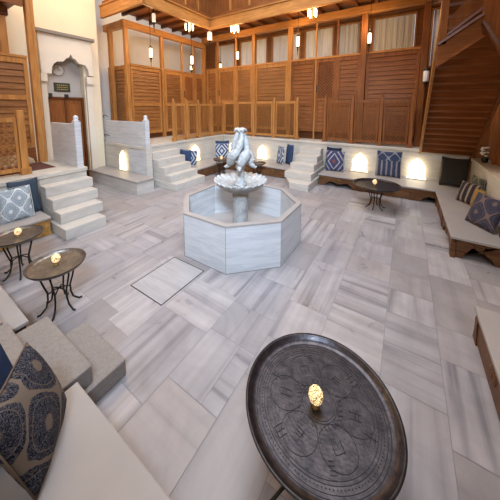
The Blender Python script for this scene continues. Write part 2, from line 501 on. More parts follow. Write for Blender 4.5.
hd = MB().box((0.024,-0.006,0),(0.03,0.006,0.11)).box((0.024,0,-0.006),(0.03,0.075,0.006)); hd.build('clock_hands', black, ck, local=True)
sg = empty('door_sign', (XW-0.25,3.80,3.25), 'small dark rectangular sign with faint gold lettering over the wooden door', 'sign')
MB().box((XW-0.26,3.58,3.16),(XW-0.235,4.05,3.45)).build('sign_board', darkgreen, sg)
st = MB()
for zz in (3.36,3.29,3.22):
    y = 3.66
    while y < 3.96:
        w = random.uniform(0.02,0.05); st.box((XW-0.235,y,zz),(XW-0.232,min(y+w,3.98),zz+0.028)); y += w+0.018
st.build('lettering', goldpaint, sg)

# ------------------------------------------------------------------ platforms (stone)
ZL, ZR = 1.12, 1.337
def thing_mesh(name, mb, mat, label, cat, group=None, **k):
    return tag(mb.build(name, mat, **k), label, cat, group)
def platform(x0,y0,x1,y1,z,label,lip):
    loc = ((x0+x1)/2,(y0+y1)/2,0)
    e = empty('marble_platform', loc, label, 'platform')
    MB().box((x0,y0,0),(x1,y1,z-0.09)).build('platform_body', M_cream, e)
    a = [x0,y0,x1,y1]
    for i, s in enumerate(lip): a[i] += s
    MB().box((a[0],a[1],z-0.09),(a[2],a[3],z)).build('platform_top', M_cream, e, bevel=0.008)
    return e
platform(XW+0.01,-1.98,-6.85,3.07,ZL,'raised cream marble platform carrying the louvered screen left of the wooden door',(0,0,0.03,0.02))
platform(XW-0.78,4.99,-7.35,YB-0.02,ZR,'raised cream marble platform along the left side, right of the low stone ledge',(0,-0.02,0.03,0))
platform(-7.32,9.53,1.6,YB-0.02,ZR,'raised cream marble platform along the back wall behind the fountain',(0,-0.03,0,0))
platform(1.64,2.2,XR-0.02,9.36,1.22,'raised marble platform behind the cushioned bench at right',(-0.02,0,0,0))
platform(-6.80,-1.98,2.98,0.0,0.86,'raised platform behind the nearest bench',(0,0,0,0))
# low ledge right of the door
lg = empty('stone_ledge', (-8.05,4.65,0), 'low white marble ledge with a glowing niche light behind it, right of the door', 'ledge')
MB().box((XW,4.35,0),(-6.66,4.96,0.36)).build('ledge_body', M_step, lg)
MB().box((XW,4.32,0.36),(-6.62,4.96,0.42)).build('ledge_top', M_slab, lg, bevel=0.008)

# stone parapets at platform ends
def parapet(y, x0, x1, z0, z1, label, fin_x):
    e = empty('marble_parapet', ((x0+x1)/2,y,z0), label, 'parapet')
    MB().box((x0,y-0.05,z0),(x1,y+0.05,z1)).build('parapet_slab', M_white, e, bevel=0.008)
    MB().box((fin_x-0.08,y-0.075,z0),(fin_x+0.08,y+0.075,z1+0.06)).build('newel', M_white, e, bevel=0.01)
    MB().lathe([(0,0),(0.07,0),(0.075,0.03),(0.045,0.05),(0.065,0.09),(0.05,0.14),(0.0,0.17)], (fin_x,y,z1+0.06), 12).build('finial', M_white, e, smooth=True)
    return e
parapet(2.98,-8.42,-6.98,ZL,2.22,'white marble parapet slab with finial at the end of the left platform beside the door',-7.0)
pr_ = parapet(5.06,-9.48,-7.12,ZR,2.16,'white marble parapet slab with finial above the glowing ledge niche',-7.08)
cb = MB()
for z in (2.33,1.62):
    cb.tube([(-9.48,5.0,z-0.08),(-9.44,4.95,z),(-9.34,4.95,z+0.02),(-9.18,4.98,z-0.02)], 0.013, 6)
cb.build('iron_clamp', iron, pr_)
thing_mesh('marble_pier', MB().box((-7.315,4.965,0),(-7.0,5.19,ZR)), M_cream, 'cream marble pier carrying the newel of the parapet above the ledge niche', 'pier')
# bluish marble facing panels on the platform end and side below the parapet
thing_mesh('marble_facing', MB().box((-7.95,4.945,0.43),(-7.05,4.956,1.22)), M_white, 'pale bluish marble facing slab beside the glowing ledge niche', 'facing')

# ------------------------------------------------------------------ stairs
def steps(name, fronts, z, fn, w0, w1, back, label, mat, widths=None):
    """fronts: depth coordinate of each riser; each tread is a slab part of its own; fn(depth, across, z)"""
    e = empty(name, fn((fronts[0]+back)/2, (w0+w1)/2, 0), label, 'stairs')
    n = len(fronts); r = z/n if not isinstance(z, list) else None
    for i, f in enumerate(fronts):
        za = i*r; zb = (i+1)*r
        a, b = (w0, w1) if widths is None else widths[i]
        p = fn(f, a, za); q = fn(back, b, zb)
        MB().box(p, q).build('step', mat, e, bevel=0.012)
    return e
fl = [-5.5,-5.84,-6.18,-6.50]
steps('marble_steps', fl, ZL*4/5, lambda d,a,z:(d,a,z), 2.06, 3.05, -6.81, 'cream marble steps up to the left platform next to the patterned white cushion', M_step,
      widths=[(2.0,2.80),(2.06,2.92),(2.06,3.0),(2.06,3.05)])
fr_ = [-5.9,-6.19,-6.48,-6.77,-7.06]
steps('marble_steps', fr_, ZR*5/6, lambda d,a,z:(d,a,z), 5.25, 6.45, -7.31, 'cream marble steps up to the left gallery right of the white parapet', M_step,
      widths=[(5.22,6.55),(5.25,6.48),(5.25,6.45),(5.25,6.45),(5.25,6.45)])
# back steps: lowest tread has cut corners
e = steps('marble_steps', [7.88,8.28,8.68,9.08], ZR*4/6, lambda d,a,z:(a,d,z+0.223), -3.4, -2.5, 9.46, 'narrow marble steps in the middle of the back benches between blue cushions', M_step,
      widths=[(-3.42,-2.48),(-3.38,-2.52),(-3.36,-2.54),(-3.36,-2.54)])
MB().prism([(-3.45,9.46),(-3.45,8.05),(-3.05,7.42),(-2.42,7.45),(-2.42,7.7),(-2.42,9.46)], 0.222, lambda u,v,w:(u,v,w)).build('step', M_step, e, bevel=0.012)
# near-left rough grey steps
e = steps('stone_steps', [1.2,0.92,0.60,0.30], 0.70, lambda d,a,z:(a,d,z), -3.2, -2.22, 0.02, 'rough grey stone steps in the lower left between the two near bench slabs', M_grey,
      widths=[(-2.98,-2.17),(-3.2,-2.22),(-3.2,-2.42),(-3.2,-2.42)])
MB().box((-4.4,0.02,0.0),(-3.21,0.57,0.54)).build('step', M_grey, e, bevel=0.012)

# ------------------------------------------------------------------ benches
ZB = 0.385
def bench(axis, a0, a1, front, rear, label, wood_mat=None, bays=None, ends=(), solid=False):
    """axis 'x' or 'y' is the long direction; front/rear are the other coordinate"""
    wm = wood_mat or carved
    P = (lambda u, v, z: (u, v, z)) if axis == 'x' else (lambda u, v, z: (v, u, z))
    sgn = 1 if rear > front else -1
    e = empty('stone_bench', P((a0+a1)/2, (front+rear)/2, 0), label, 'bench')
    MB().box(P(a0,front,ZB-0.045), P(a1,rear,ZB)).build('seat_slab', M_slab, e, bevel=0.008)
    fb = front+sgn*0.018
    n = bays or max(1, round((a1-a0)/1.15)); L = (a1-a0)/n
    ap = MB()
    ap.box(P(a0+0.03,fb,ZB-0.115), P(a1-0.03,fb+sgn*0.04,ZB-0.045))
    ap.build('apron_rail', wm, e)
    MB().box(P(a0+0.05,rear-sgn*0.12,0.0), P(a1-0.05,rear-sgn*0.02,ZB-0.045)).build('back_support', M_grey, e)
    for i in range(n):
        u0 = a0+i*L+0.05; u1 = u0+L-0.10
        # carved apron with a cusped arch
        m = (u0+u1)/2; h0, h1 = 0.10, ZB-0.115
        if solid or i % 2 == 1:      # every second bay is a closed drawer-like panel
            arch = [(u0,h1),(u0,0.02),(u1,0.02),(u1,h1)]
        else:
            h0 = 0.06
            arch = [(u0,h1),(u0,h0-0.05),(u0+0.14*L,h0-0.05),(u0+0.16*L,h0+0.03),(u0+0.22*L,h0+0.08),(m-0.20*L,h0+0.12),(m-0.08*L,h0+0.08),(m,h0+0.05),
                    (m+0.08*L,h0+0.08),(m+0.20*L,h0+0.12),(u1-0.22*L,h0+0.08),(u1-0.16*L,h0+0.03),(u1-0.14*L,h0-0.05),(u1,h0-0.05),(u1,h1)]
        apn = MB().prism(arch, 0.025, lambda u,v,w: P(u, fb+sgn*(0.008+w), v)).build('carved_apron', wm, e)
        ro = MB()
        ro.lathe([(0,0.018),(0.018,0.018),(0.028,0.006),(0.045,0.018),(0.062,0.014),(0.068,0.0)], n=18)
        ro.v = [(x*1.3,y*1.3,z*1.2) for x,y,z in ro.v]
        rr = ro.build('rosette', wm, apn, smooth=True, local=True)
        rr.location = Vector(P(m, fb+sgn*0.012, ZB-0.175)) - Vector(e.location)
        rr.rotation_euler = (PI/2 if sgn > 0 else -PI/2, 0, 0) if axis == 'x' else (0, -PI/2 if sgn > 0 else PI/2, 0)
    for i in range(n+1):
        u = min(max(a0+i*L, a0+0.07), a1-0.07)
        lg = MB()
        lg.prism([(u-0.05,ZB-0.115),(u-0.045,0.12),(u-0.06,0.05),(u-0.075,0.0),(u+0.075,0.0),(u+0.06,0.05),(u+0.045,0.12),(u+0.05,ZB-0.115)], 0.07,
                 lambda a,v,w: P(a, fb-sgn*0.006+sgn*w, v))
        lg.build('bench_leg', wm, e, bevel=0.004)
    for s in ends:   # carved end board
        u = a0+0.05 if s < 0 else a1-0.09
        L2 = abs(rear-front)-0.2; f0 = front+sgn*0.09
        poly = [(0,ZB-0.045),(0,0.0),(0.09,0.0),(0.12,0.08),(0.2,0.14),(0.24,0.19),(L2/2-0.09,0.22),(L2/2-0.07,0.17),(L2/2+0.07,0.17),(L2/2+0.09,0.22),(L2-0.24,0.19),(L2-0.2,0.14),(L2-0.12,0.08),(L2-0.09,0.0),(L2,0.0),(L2,ZB-0.045)]
        eb = MB().prism(poly, 0.04, lambda a,v,w: P(u+w, f0+sgn*a, v)).build('end_board', wm, e)
        ro = MB().lathe([(0,0.022),(0.018,0.022),(0.028,0.008),(0.045,0.022),(0.062,0.016),(0.070,0.0)], n=18).build('rosette', wm, eb, smooth=True, local=True)
        ro.location = Vector(P(u+(0.0 if s < 0 else 0.04), f0+sgn*L2/2, ZB-0.12)) - Vector(e.location)
        ro.rotation_euler = (0, s*PI/2, 0) if axis == 'x' else (-s*PI/2, 0, 0)
    return e
bench('x', -2.40, 1.6, 8.38, 9.46, 'long marble bench on carved wooden aprons against the back wall, right of the middle steps', carved)
bench('x', -6.24, -3.47, 8.38, 9.46, 'marble bench against the back wall behind the fountain, left of the middle steps', carved, solid=True)
bench('y', 6.57, 9.46, -6.26, -7.31, 'marble bench in the far left corner with a carved dark wooden front', carved, solid=True)
bench('y', 5.5, 8.36, 0.80, 1.60, 'marble bench along the right side loaded with cushions, carved wooden arches beneath', carved_gold if False else carved, ends=(-1,))
bench('y', 0.80, 3.65, 0.80, 1.60, 'marble bench corner at the right edge with a dark carved front', carved, ends=(1,))
bench('y', 0.03, 1.97, -6.05, -6.81, 'marble bench at far left under the white patterned cushion with a golden carved front', carved_gold)
bench('x', -6.0, -3.24, 0.77, 0.60, 'thin marble bench slab at the left edge before the grey steps', carved)
bench('x', -2.15, 0.78, 0.77, 0.06, 'smooth marble bench slab in the lower left corner holding the navy damask cushion', carved)

# ------------------------------------------------------------------ fountain
FX, FY, FR = -2.705, 4.05, 1.20
ft = empty('marble_fountain', (FX,FY,0), 'octagonal white marble fountain with scalloped bowl in the middle of the floor', 'fountain')
def octp(r): return [(FX+r*math.cos(PI/8+PI/4*k), FY+r*math.sin(PI/8+PI/4*k)) for k in range(8)]
o1, o2 = octp(FR), octp(FR-0.095)
ZF = 0.80
for k in range(8):
    j = (k+1) % 8
    poly = [o1[k], o1[j], o2[j], o2[k]]
    MB().prism(poly, ZF-0.03, lambda u,v,w:(u,v,w)).build('basin_panel', M_white, ft)
    o1b, o2b = octp(FR+0.006), octp(FR-0.10)
    MB().prism([o1b[k],o1b[j],o2b[j],o2b[k]], 0.03, lambda u,v,w:(u,v,ZF-0.03+w)).build('rim_slab', M_slab, ft)
jt = MB()
for k in range(8):
    x, y = octp(FR+0.001)[k]; jt.box((x-0.0025,y-0.0025,0),(x+0.0025,y+0.0025,ZF-0.03))
jt.prism(octp(FR+0.012), 0.006, lambda u,v,w:(u,v,w)); jt.build('joint_line', grout, ft)
MB().prism(octp(FR-0.09), 0.10, lambda u,v,w:(u,v,w)).build('basin_floor', M_slab, ft)
MB().lathe([(0,0.10),(0.20,0.10),(0.21,0.15),(0.185,0.19),(0.165,0.22),(0.150,0.27),(0.145,0.66),(0.155,0.84),(0.165,0.90),(0.145,0.94),(0.19,0.99),(0.14,1.04),(0,1.04)],
           (FX,FY,0), 28).build('pedestal', M_statue, ft, smooth=True)
def scal(r, z, a):
    k = max(0, (r-0.25)/0.27)
    s = abs(math.sin(12*a))
    return r*(1+0.06*k*(s-0.5)), z + 0.034*k*(s-0.4)
bw = MB().lathe([(0.10,0.97),(0.22,0.99),(0.36,1.04),(0.46,1.12),(0.515,1.185),(0.525,1.21),(0.50,1.215),(0.43,1.17),(0.32,1.12),(0.16,1.10),(0.0,1.10)], (FX,FY,0), 192, scal)
bw.build('scalloped_bowl', M_statue, ft, smooth=True)
MB().lathe([(0,1.08),(0.13,1.10),(0.13,1.14),(0.085,1.17),(0.075,1.42),(0.10,1.46),(0.09,1.50),(0.075,1.54),(0.06,1.80),(0.055,2.16),(0,2.18)],
           (FX,FY,0), 20).build('statue_stem', M_statue, ft, smooth=True)
for k in range(4):      # dolphins with heads low and tails twined up the stem
    a0 = math.radians(-150+90*k); pts = []; rad = []
    N = 16
    for t in range(N):
        q = t/(N-1)
        a = a0 + 2.5*q
        r = 0.045 + 0.155*(1-q)**1.25 + 0.025*math.sin(PI*q)
        z = 1.53 + 0.64*q + 0.035*math.sin(3*PI*q)
        pts.append((FX+r*math.cos(a), FY+r*math.sin(a), z))
        rad.append(0.052+0.05*math.sin(PI*min(1, q*1.5+0.15)) if q < 0.55 else 0.080*(1-(q-0.55)*1.25))
    d = MB().tube(pts, rad, 12)
    x, y, z = pts[0]; ca, sa = math.cos(a0), math.sin(a0)
    d.tube([(x,y,z+0.01),(x+0.05*ca,y+0.05*sa,z-0.04),(x+0.10*ca,y+0.10*sa,z-0.07),(x+0.13*ca,y+0.13*sa,z-0.05)],[0.062,0.045,0.028,0.012],8)      # snout
    d.tube([(x,y,z+0.05),(x+0.055*ca,y+0.055*sa,z+0.07),(x+0.07*ca,y+0.07*sa,z+0.10)],[0.04,0.025,0.008],6)                        # brow
    mx, my, mz = pts[5]; am = a0+2.5*5/(N-1)
    for s2 in (0.5,-0.6):
        d.tube([(mx,my,mz),(mx+0.08*math.cos(am+s2),my+0.08*math.sin(am+s2),mz+0.03),(mx+0.12*math.cos(am+s2),my+0.12*math.sin(am+s2),mz-0.02)],[0.05,0.025,0.006],6)   # fins
    ex, ey, ez = pts[-1]; ae = a0+2.5
    for s2 in (-1,1):   # tail flukes
        d.tube([(ex,ey,ez-0.02),(ex+0.06*math.cos(ae+s2*0.6),ey+0.06*math.sin(ae+s2*0.6),ez+0.05),(ex+0.10*math.cos(ae+s2*0.8),ey+0.10*math.sin(ae+s2*0.8),ez+0.0)],[0.03,0.034,0.010],6)
    d.build('carved_dolphin', M_statue, ft, smooth=True)
MB().lathe([(0.0,2.12),(0.05,2.14),(0.07,2.19),(0.12,2.215),(0.10,2.23),(0.05,2.235),(0,2.25)], (FX,FY,0), 48,
           lambda r,z,a:(r*(1+0.12*abs(math.sin(3*a))*(r>0.06)), z)).build('top_shell', M_statue, ft, smooth=True)

# ------------------------------------------------------------------ tray tables
def tray_parts(root, R, H, mat, engraved=False, n=72):
    MB().lathe([(0,-0.012),(R*0.88,-0.012),(R*0.93,-0.004),(R*0.985,0.018),(R,0.034),(R*0.995,0.040),(R*0.975,0.036),(R*0.95,0.016),(R*0.90,0.002),(R*0.86,0.0),(0,0.0)],
               (0,0,H), n).build('tray_top', mat, root, smooth=True, local=True)
    rg = MB().lathe([(R*0.965,0.030),(R*1.004,0.042),(R*1.01,0.036),(R*0.985,0.022)], (0,0,H), n)
    rg.build('tray_rim', iron, root, smooth=True, local=True)
def iron_stand(root, R, H, nl=6, waist=0.45):
    rt = R*0.72; rw = R*waist; rf = R*0.80
    top = H-0.014
    MB().lathe([(rt-0.008,-0.010),(rt+0.008,-0.010),(rt+0.008,0.0),(rt-0.008,0.0),(rt-0.008,-0.010)], (0,0,top), 36).build('stand_ring', iron, root, local=True)
    for k in range(nl):
        a = 2*PI*(k+0.3)/nl; c, s = math.cos(a), math.sin(a)
        pr = [(rt,top-0.005),(rt*0.97,top*0.86),(rw*1.25,top*0.62),(rw,top*0.45),(rw*1.02,top*0.28),(rw*1.2,top*0.13),(rf*0.93,0.022),(rf,0.010),(rf+0.03,0.012)]
        MB().tube([(r*c,r*s,z) for r,z in pr], [0.011]*7+[0.012,0.012], 7).build('stand_leg', iron, root, smooth=True, local=True)
    for k in range(nl//2):
        a = 2*PI*(k+0.3)/nl; c, s = math.cos(a)*rw, math.sin(a)*rw
        z = top*0.42
        MB().tube([(c,s,z),(c*0.4,s*0.4,z+0.03),(-c*0.4,-s*0.4,z+0.03),(-c,-s,z)], 0.009, 6).build('stretcher', iron, root, smooth=True, local=True)
def candle(loc, s, label):
    e = empty('votive_candle_holder', loc, label, 'candle holder')
    MB().lathe([(0,0),(0.026,0),(0.030,0.006),(0.014,0.016),(0.012,0.028),(0.024,0.036),(0,0.036)], n=20).build('brass_foot', brass, e, smooth=True, local=True)
    MB().lathe([(0,0.034),(0.024,0.038),(0.042,0.058),(0.050,0.085),(0.047,0.112),(0.034,0.134),(0.026,0.142),(0.024,0.139),(0.030,0.13),(0.0,0.12)], n=28).build('mosaic_globe', G_votive, e, smooth=True, local=True)
    e.scale = (s,s,s)
    return e
proto = empty('tray_table', (-3.70,1.215,0), 'round pale tray table with curved black iron legs standing alone left of the grey steps', 'table', 'round tray tables on iron stands')
tray_parts(proto, 0.325, 0.60, tray_pale); iron_stand(proto, 0.27, 0.60)
cset = [('round tray table with black iron legs touching the left edge, before the white patterned cushion', (-5.04,1.18,0), 0.4),
        ('wide dark tray table on a slim stand before the striped cushion', (-0.54,7.24,0), 1.1),
        ('small round tray table in the far left corner before the blue diamond cushion', (-5.93,7.55,0), 0.2),
        ('small round tray table partly hidden behind the fountain statue, right of it', (-4.45,7.75,0), 0.9)]
for lb, loc, rz in cset:
    t = copy_tree(proto); t['label'] = lb; t.location = loc; t.rotation_euler = (0,0,rz)
    if loc[0] > -1:      # the back table has a wider, darker tray on a slim stand
        for ch in t.children:
            if ch.name.startswith('tray_'): ch.scale = (1.75,1.75,1)
            if ch.name.startswith('tray_top'):
                ch.data = ch.data.copy(); ch.data.materials[0] = tray_dark
candle((-3.71,1.215,0.601), 1.0, 'glowing mosaic candle holder on the pale tray table standing alone')
candle((-5.05,1.19,0.601), 0.95, 'glowing mosaic candle holder on the tray table at the left edge')
candle((-0.58,7.22,0.601), 1.1, 'small lit candle holder on the dark tray table at the back bench')
candle((-5.93,7.55,0.601), 1.0, 'small lit candle holder on the tray table in the far left corner')

# the big foreground tray
TX, TY, TR, TH = -0.385, 1.585, 0.52, 0.55
bt = empty('tray_table', (TX,TY,0), 'very large round dark engraved copper tray table in the foreground', 'table')
tray_parts(bt, TR, TH, tray_dark, n=120); iron_stand(bt, TR, TH, nl=8)
candle((TX-0.02,TY-0.03,TH+0.001), 1.0, 'glowing mosaic candle holder on the large foreground tray')
def ring(mb, r, w, z=0.0012, n=96, cx=0, cy=0, a0=0, a1=2*PI):
    vs = []; fs = []
    for k in range(n+1):
        a = a0+(a1-a0)*k/n
        for rr, zz in ((r-w/2,z-0.002),(r-w/2,z),(r+w/2,z),(r+w/2,z-0.002)):
            vs.append((cx+rr*math.cos(a), cy+rr*math.sin(a), TH+zz))
    for k in range(n):
        for i in range(3): fs.append((k*4+i,(k+1)*4+i,(k+1)*4+i+1,k*4+i+1))
    mb.add(vs, fs)
eg = MB()
for r, w in ((0.445,0.004),(0.425,0.003),(0.39,0.003),(0.372,0.003),(0.115,0.003),(0.10,0.002)): ring(eg, r, w)
for k in range(6):      # ring of pointed lotus medallions
    a = 2*PI*k/6 + 0.25
    ring(eg, 0.115, 0.0035, n=40, cx=0.235*math.cos(a), cy=0.235*math.sin(a))
eg.build('engraved_ring', engr, bt, local=True)
bd = MB()
for k in range(120):    # beaded band
    a = 2*PI*k/120; bd.box((0.405*math.cos(a)-0.003,0.405*math.sin(a)-0.003,TH),(0.405*math.cos(a)+0.003,0.405*math.sin(a)+0.003,TH+0.0015))
bd.build('beaded_band', engr, bt, local=True)
gl = MB()
def stroke(cx, cy, a, segs, s=1.0):
    c, si = math.cos(a), math.sin(a)
    for (x0,y0,x1,y1) in segs:
        p = (cx+(x0*c-y0*si)*s, cy+(x0*si+y0*c)*s, TH+0.001); q = (cx+(x1*c-y1*si)*s, cy+(x1*si+y1*c)*s, TH+0.001)
        gl.bar(p, q, 0.0045*s, 0.001)
glyphs = [[(-.02,-.04,-.02,.04),(.02,-.04,.02,.04),(-.02,0,.02,0),(-.02,.02,.02,.02)],
          [(-.03,-.03,-.03,.03),(0,-.03,0,.03),(.03,-.03,.03,.03),(-.03,.03,.03,.03)],
          [(-.03,-.02,.03,-.02),(-.03,.0,.03,.0),(-.02,.02,.02,.02),(-.02,-.02,-.02,.02)],
          [(-.015,-.04,.015,-.04),(-.015,-.02,.02,-.02),(-.02,0,.015,0),(-.015,.02,.02,.02),(-.015,.04,.015,.04)],
          [(-.03,-.03,-.03,.03),(-.03,.03,.03,.03),(.03,.03,.03,-.03),(0,.0,0,-.03)],
          [(-.03,.0,.03,.0),(0,-.04,0,.04),(-.02,.025,.02,.025)]]
for k in range(12):
    a = 2*PI*k/12 + 0.25 + (0.26 if k % 2 else 0)
    r = 0.235 if k % 2 == 0 else 0.33
    stroke(r*math.cos(a), r*math.sin(a), a-PI/2, glyphs[k % 6], 1.0)
    gl.build('engraved_script', engr, bt, local=True); gl = MB()
for k in range(30):     # small chased leaves
    a = 2*PI*k/30; gl.bar((0.13*math.cos(a),0.13*math.sin(a),TH+0.001),(0.155*math.cos(a+0.1),0.155*math.sin(a+0.1),TH+0.001),0.003,0.001)
gl.build('chased_leaves', engr, bt, local=True)

# ------------------------------------------------------------------ cushions
def cushion(name, w, h, t, mat, label, loc, rot, piping=None, cat='cushion'):
    """upright cushion: local x across, z up, y thickness; origin at the bottom edge"""
    n = 18; vs = []; fs = []; uv = []
    for side in (1, -1):
        for j in range(n+1):
            for i in range(n+1):
                u = i/n*2-1; v = j/n*2-1
                k = max(0.0, (1-u*u)*(1-v*v))**0.42
                px = u*w/2*(1-0.05*(1-v*v)*abs(u)**3*1.2); pz = v*h/2*(1-0.05*(1-u*u)*abs(v)**3*1.2)
                wr = 0.006*math.sin(7*u+3*v*side)*k
                vs.append((px, side*(t/2*k+0.004)+wr, pz+h/2)); uv.append((i/n, j/n))
    N = (n+1)**2
    for side in (0, 1):
        for j in range(n):
            for i in range(n):
                a = side*N+j*(n+1)+i
                f = (a,a+1,a+n+2,a+n+1)
                fs.append(f if side else f[::-1])
    edge = [i for i in range(n+1)] + [j*(n+1)+n for j in range(1,n+1)] + [n*(n+1)+i for i in range(n-1,-1,-1)] + [j*(n+1) for j in range(n-1,0,-1)]
    for a, b in zip(edge, edge[1:]+edge[:1]): fs.append((a,b,b+N,a+N))
    me = bpy.data.meshes.new(name); me.from_pydata(vs, [], fs)
    l = me.uv_layers.new(name='UVMap')
    for p in me.polygons:
        p.use_smooth = True
        for li in p.loop_indices: l.data[li].uv = uv[me.loops[li].vertex_index]
    bm = bmesh.new(); bm.from_mesh(me); bmesh.ops.recalc_face_normals(bm, faces=bm.faces); bm.to_mesh(me); bm.free()
    me.materials.append(mat)
    root = empty(name, loc, label, cat); root.rotation_euler = rot
    o = bpy.data.objects.new('cushion_cover', me); link(o); o.parent = root
    pts = [((u*w/2), 0, (v*h/2+h/2)) for u, v in ((-1,-1),(1,-1),(1,1),(-1,1),(-1,-1))]
    MB().tube(pts, 0.006, 5).build('piping', piping or mat, o, smooth=True, local=True)
    return root
navy = (0.022,0.040,0.085); cream = (0.52,0.44,0.33); slate = (0.07,0.10,0.15); white = (0.70,0.70,0.68)
F_dam = fabric('navy_damask', 'damask', (0.006,0.008,0.018), (0.155,0.118,0.088), (0.115,0.105,0.105), 1.3)
F_navy = fabric('plain_navy', 'plain', (0.016,0.025,0.055), navy)
F_wdam = fabric('grey_white_damask', 'damask', (0.22,0.27,0.31), (0.62,0.65,0.66), (0.48,0.52,0.54), 1.6)
F_slate = fabric('plain_slate', 'plain', (0.045,0.062,0.085), navy)
F_blue = fabric('plain_blue', 'plain', (0.035,0.060,0.125), navy)
F_bdam = fabric('blue_damask', 'diamond', (0.06,0.09,0.16), (0.52,0.53,0.54), (0.50,0.52,0.54), 1.0)
F_dia = fabric('navy_diamond', 'diamond', (0.045,0.055,0.12), (0.30,0.27,0.29), (0.16,0.07,0.08), 1.0)
F_str = fabric('slate_stripe', 'stripe', (0.040,0.050,0.095), (0.22,0.20,0.20), (0.20,0.21,0.25), 1.0)
F_char = fabric('charcoal_velvet', 'plain', (0.033,0.031,0.028), navy)
F_bstr = fabric('brown_stripe', 'stripe', (0.035,0.030,0.035), (0.28,0.22,0.17), None, 0.7)
F_green = fabric('green_damask', 'damask', (0.05,0.055,0.045), (0.26,0.24,0.17), (0.14,0.14,0.10), 1.0)
F_gold = fabric('gold_cloth', 'plain', (0.30,0.19,0.06), navy)
F_pais = fabric('dark_paisley', 'damask', (0.035,0.035,0.060), (0.17,0.12,0.115), (0.09,0.09,0.12), 1.3)
F_bdam2 = fabric('blue_medallion', 'diamond', (0.06,0.09,0.18), (0.60,0.61,0.60), (0.50,0.52,0.54), 1.0)
R = math.radians
Z1 = ZB+0.005
# lean: rotation about local x tips the top backwards (towards +y local)
cushion('throw_cushion', 0.52,0.60,0.21, F_dam, 'large navy and beige damask cushion in the lower left corner', (-1.84,0.49,Z1+0.02), (R(-19),0,R(143)))
cushion('throw_cushion', 0.46,0.56,0.12, F_navy, 'dark plain navy cushion at the left edge behind the large damask one', (-2.10,0.34,Z1+0.02), (R(-16),0,R(136)))
cushion('throw_cushion', 0.52,0.66,0.15, F_wdam, 'grey and white scrollwork cushion on the bench at far left', (-6.38,1.54,Z1), (R(-13),0,R(90)))
cushion('throw_cushion', 0.50,0.74,0.10, F_slate, 'plain slate cushion tucked behind the white scrollwork cushion', (-6.60,1.74,Z1), (R(-8),0,R(90)))
cushion('throw_cushion', 0.52,0.62,0.13, F_blue, 'plain blue cushion leaning against the left gallery steps', (-7.06,6.70,Z1), (R(8),0,R(188)))
cushion('throw_cushion', 0.50,0.58,0.14, F_bdam, 'blue patterned cushion leaning on the plain blue one beside the left gallery steps', (-6.96,6.90,Z1), (R(12),0,R(200)))
cushion('throw_cushion', 0.60,0.62,0.14, F_bdam2, 'blue and white diamond cushion in the far left corner', (-6.84,8.76,Z1), (R(-12),0,R(40)))
cushion('throw_cushion', 0.62,0.72,0.09, F_blue, 'plain dark blue cushion peeking out above the blue and white corner cushion', (-7.00,8.98,Z1), (R(-6),0,R(40)))
cushion('throw_cushion', 0.44,0.72,0.13, F_bdam, 'blue patterned cushion left of the plain one at the middle steps', (-4.14,9.02,Z1), (R(-8),0,R(-32)))
cushion('throw_cushion', 0.46,0.80,0.13, F_blue, 'plain royal blue cushion against the left side of the middle steps', (-3.80,9.12,Z1), (R(-6),0,R(-36)))
cushion('throw_cushion', 0.52,0.80,0.12, F_navy, 'plain navy cushion half hidden right of the middle steps', (-2.14,9.28,Z1), (R(-8),0,R(-2)))
cushion('throw_cushion', 0.62,0.72,0.16, F_dia, 'navy cushion with a concentric diamond, right of the middle steps', (-2.02,9.00,Z1), (R(-12),0,R(6)))
cushion('throw_cushion', 0.70,0.84,0.13, F_str, 'slate cushion striped below and scrolled above, between two niche lights', (-0.38,9.20,Z1), (R(-10),0,R(0)))
cushion('throw_cushion', 0.62,0.84,0.15, F_char, 'big plain charcoal cushion under the wooden staircase', (1.24,9.04,Z1), (R(-12),0,R(-10)))
cushion('throw_cushion', 0.44,0.50,0.13, F_bstr, 'brown and cream striped cushion on the right bench', (1.28,7.64,Z1), (R(-18),0,R(-52)))
cushion('throw_cushion', 0.26,0.44,0.09, F_gold, 'golden yellow cushion between the striped and green ones', (1.42,7.36,Z1), (R(-12),0,R(-62)))
cushion('throw_cushion', 0.52,0.60,0.12, F_green, 'olive damask cushion on the right bench behind the golden one', (1.53,7.92,Z1), (R(-2),0,R(-76)))
cushion('throw_cushion', 0.58,0.62,0.17, F_pais, 'dark paisley cushion in front on the right bench', (1.28,6.22,Z1), (R(-20),0,R(-58)))
cushion('throw_cushion', 0.50,0.60,0.12, F_navy, 'plain navy cushion at the right edge behind the paisley one', (1.53,5.66,Z1), (R(-3),0,R(-84)))

# ------------------------------------------------------------------ arched niche lights
def niche_light(loc, rz, w, h, label, mat=None):
    e = empty('niche_lamp', loc, label, 'lamp', 'arched niche lights'); e.rotation_euler = (0,0,rz)
    pts = [(-0.5,0),(0.5,0),(0.5,0.08),(0.44,0.12),(0.42,0.42),(0.46,0.48),(0.42,0.66),(0.31,0.76),(0.28,0.84),(0.15,0.90),(0.07,0.94),(0,1.0)]
    poly = pts + [(-x,z) for x,z in pts[-2:1:-1]]
    poly = [(x*w, z*h) for x,z in poly]
    MB().prism(poly, 0.07, lambda u,v,t:(u,-t,v)).build('lamp_body', mat or G_niche, e, local=True)
    MB().box((-w*0.52,-0.09,-0.0),(w*0.52,0.0,0.02)).build('lamp_base', M_slab, e, local=True)
    return e
ZN = ZB+0.004
niche_light((-8.28,4.955,0.425), 0, 0.34, 0.70, 'tall narrow glowing niche light on the low ledge right of the door')
niche_light((-7.30,7.50,ZN), R(90), 0.52, 0.70, 'glowing niche light beside the cushions at the left gallery steps')
niche_light((-6.72,9.44,ZN), 0, 0.44, 0.66, 'glowing niche light left of the fountain statue, by the corner cushion')
niche_light((-5.15,9.44,ZN), 0, 0.48, 0.62, 'glowing niche light right of the fountain statue')
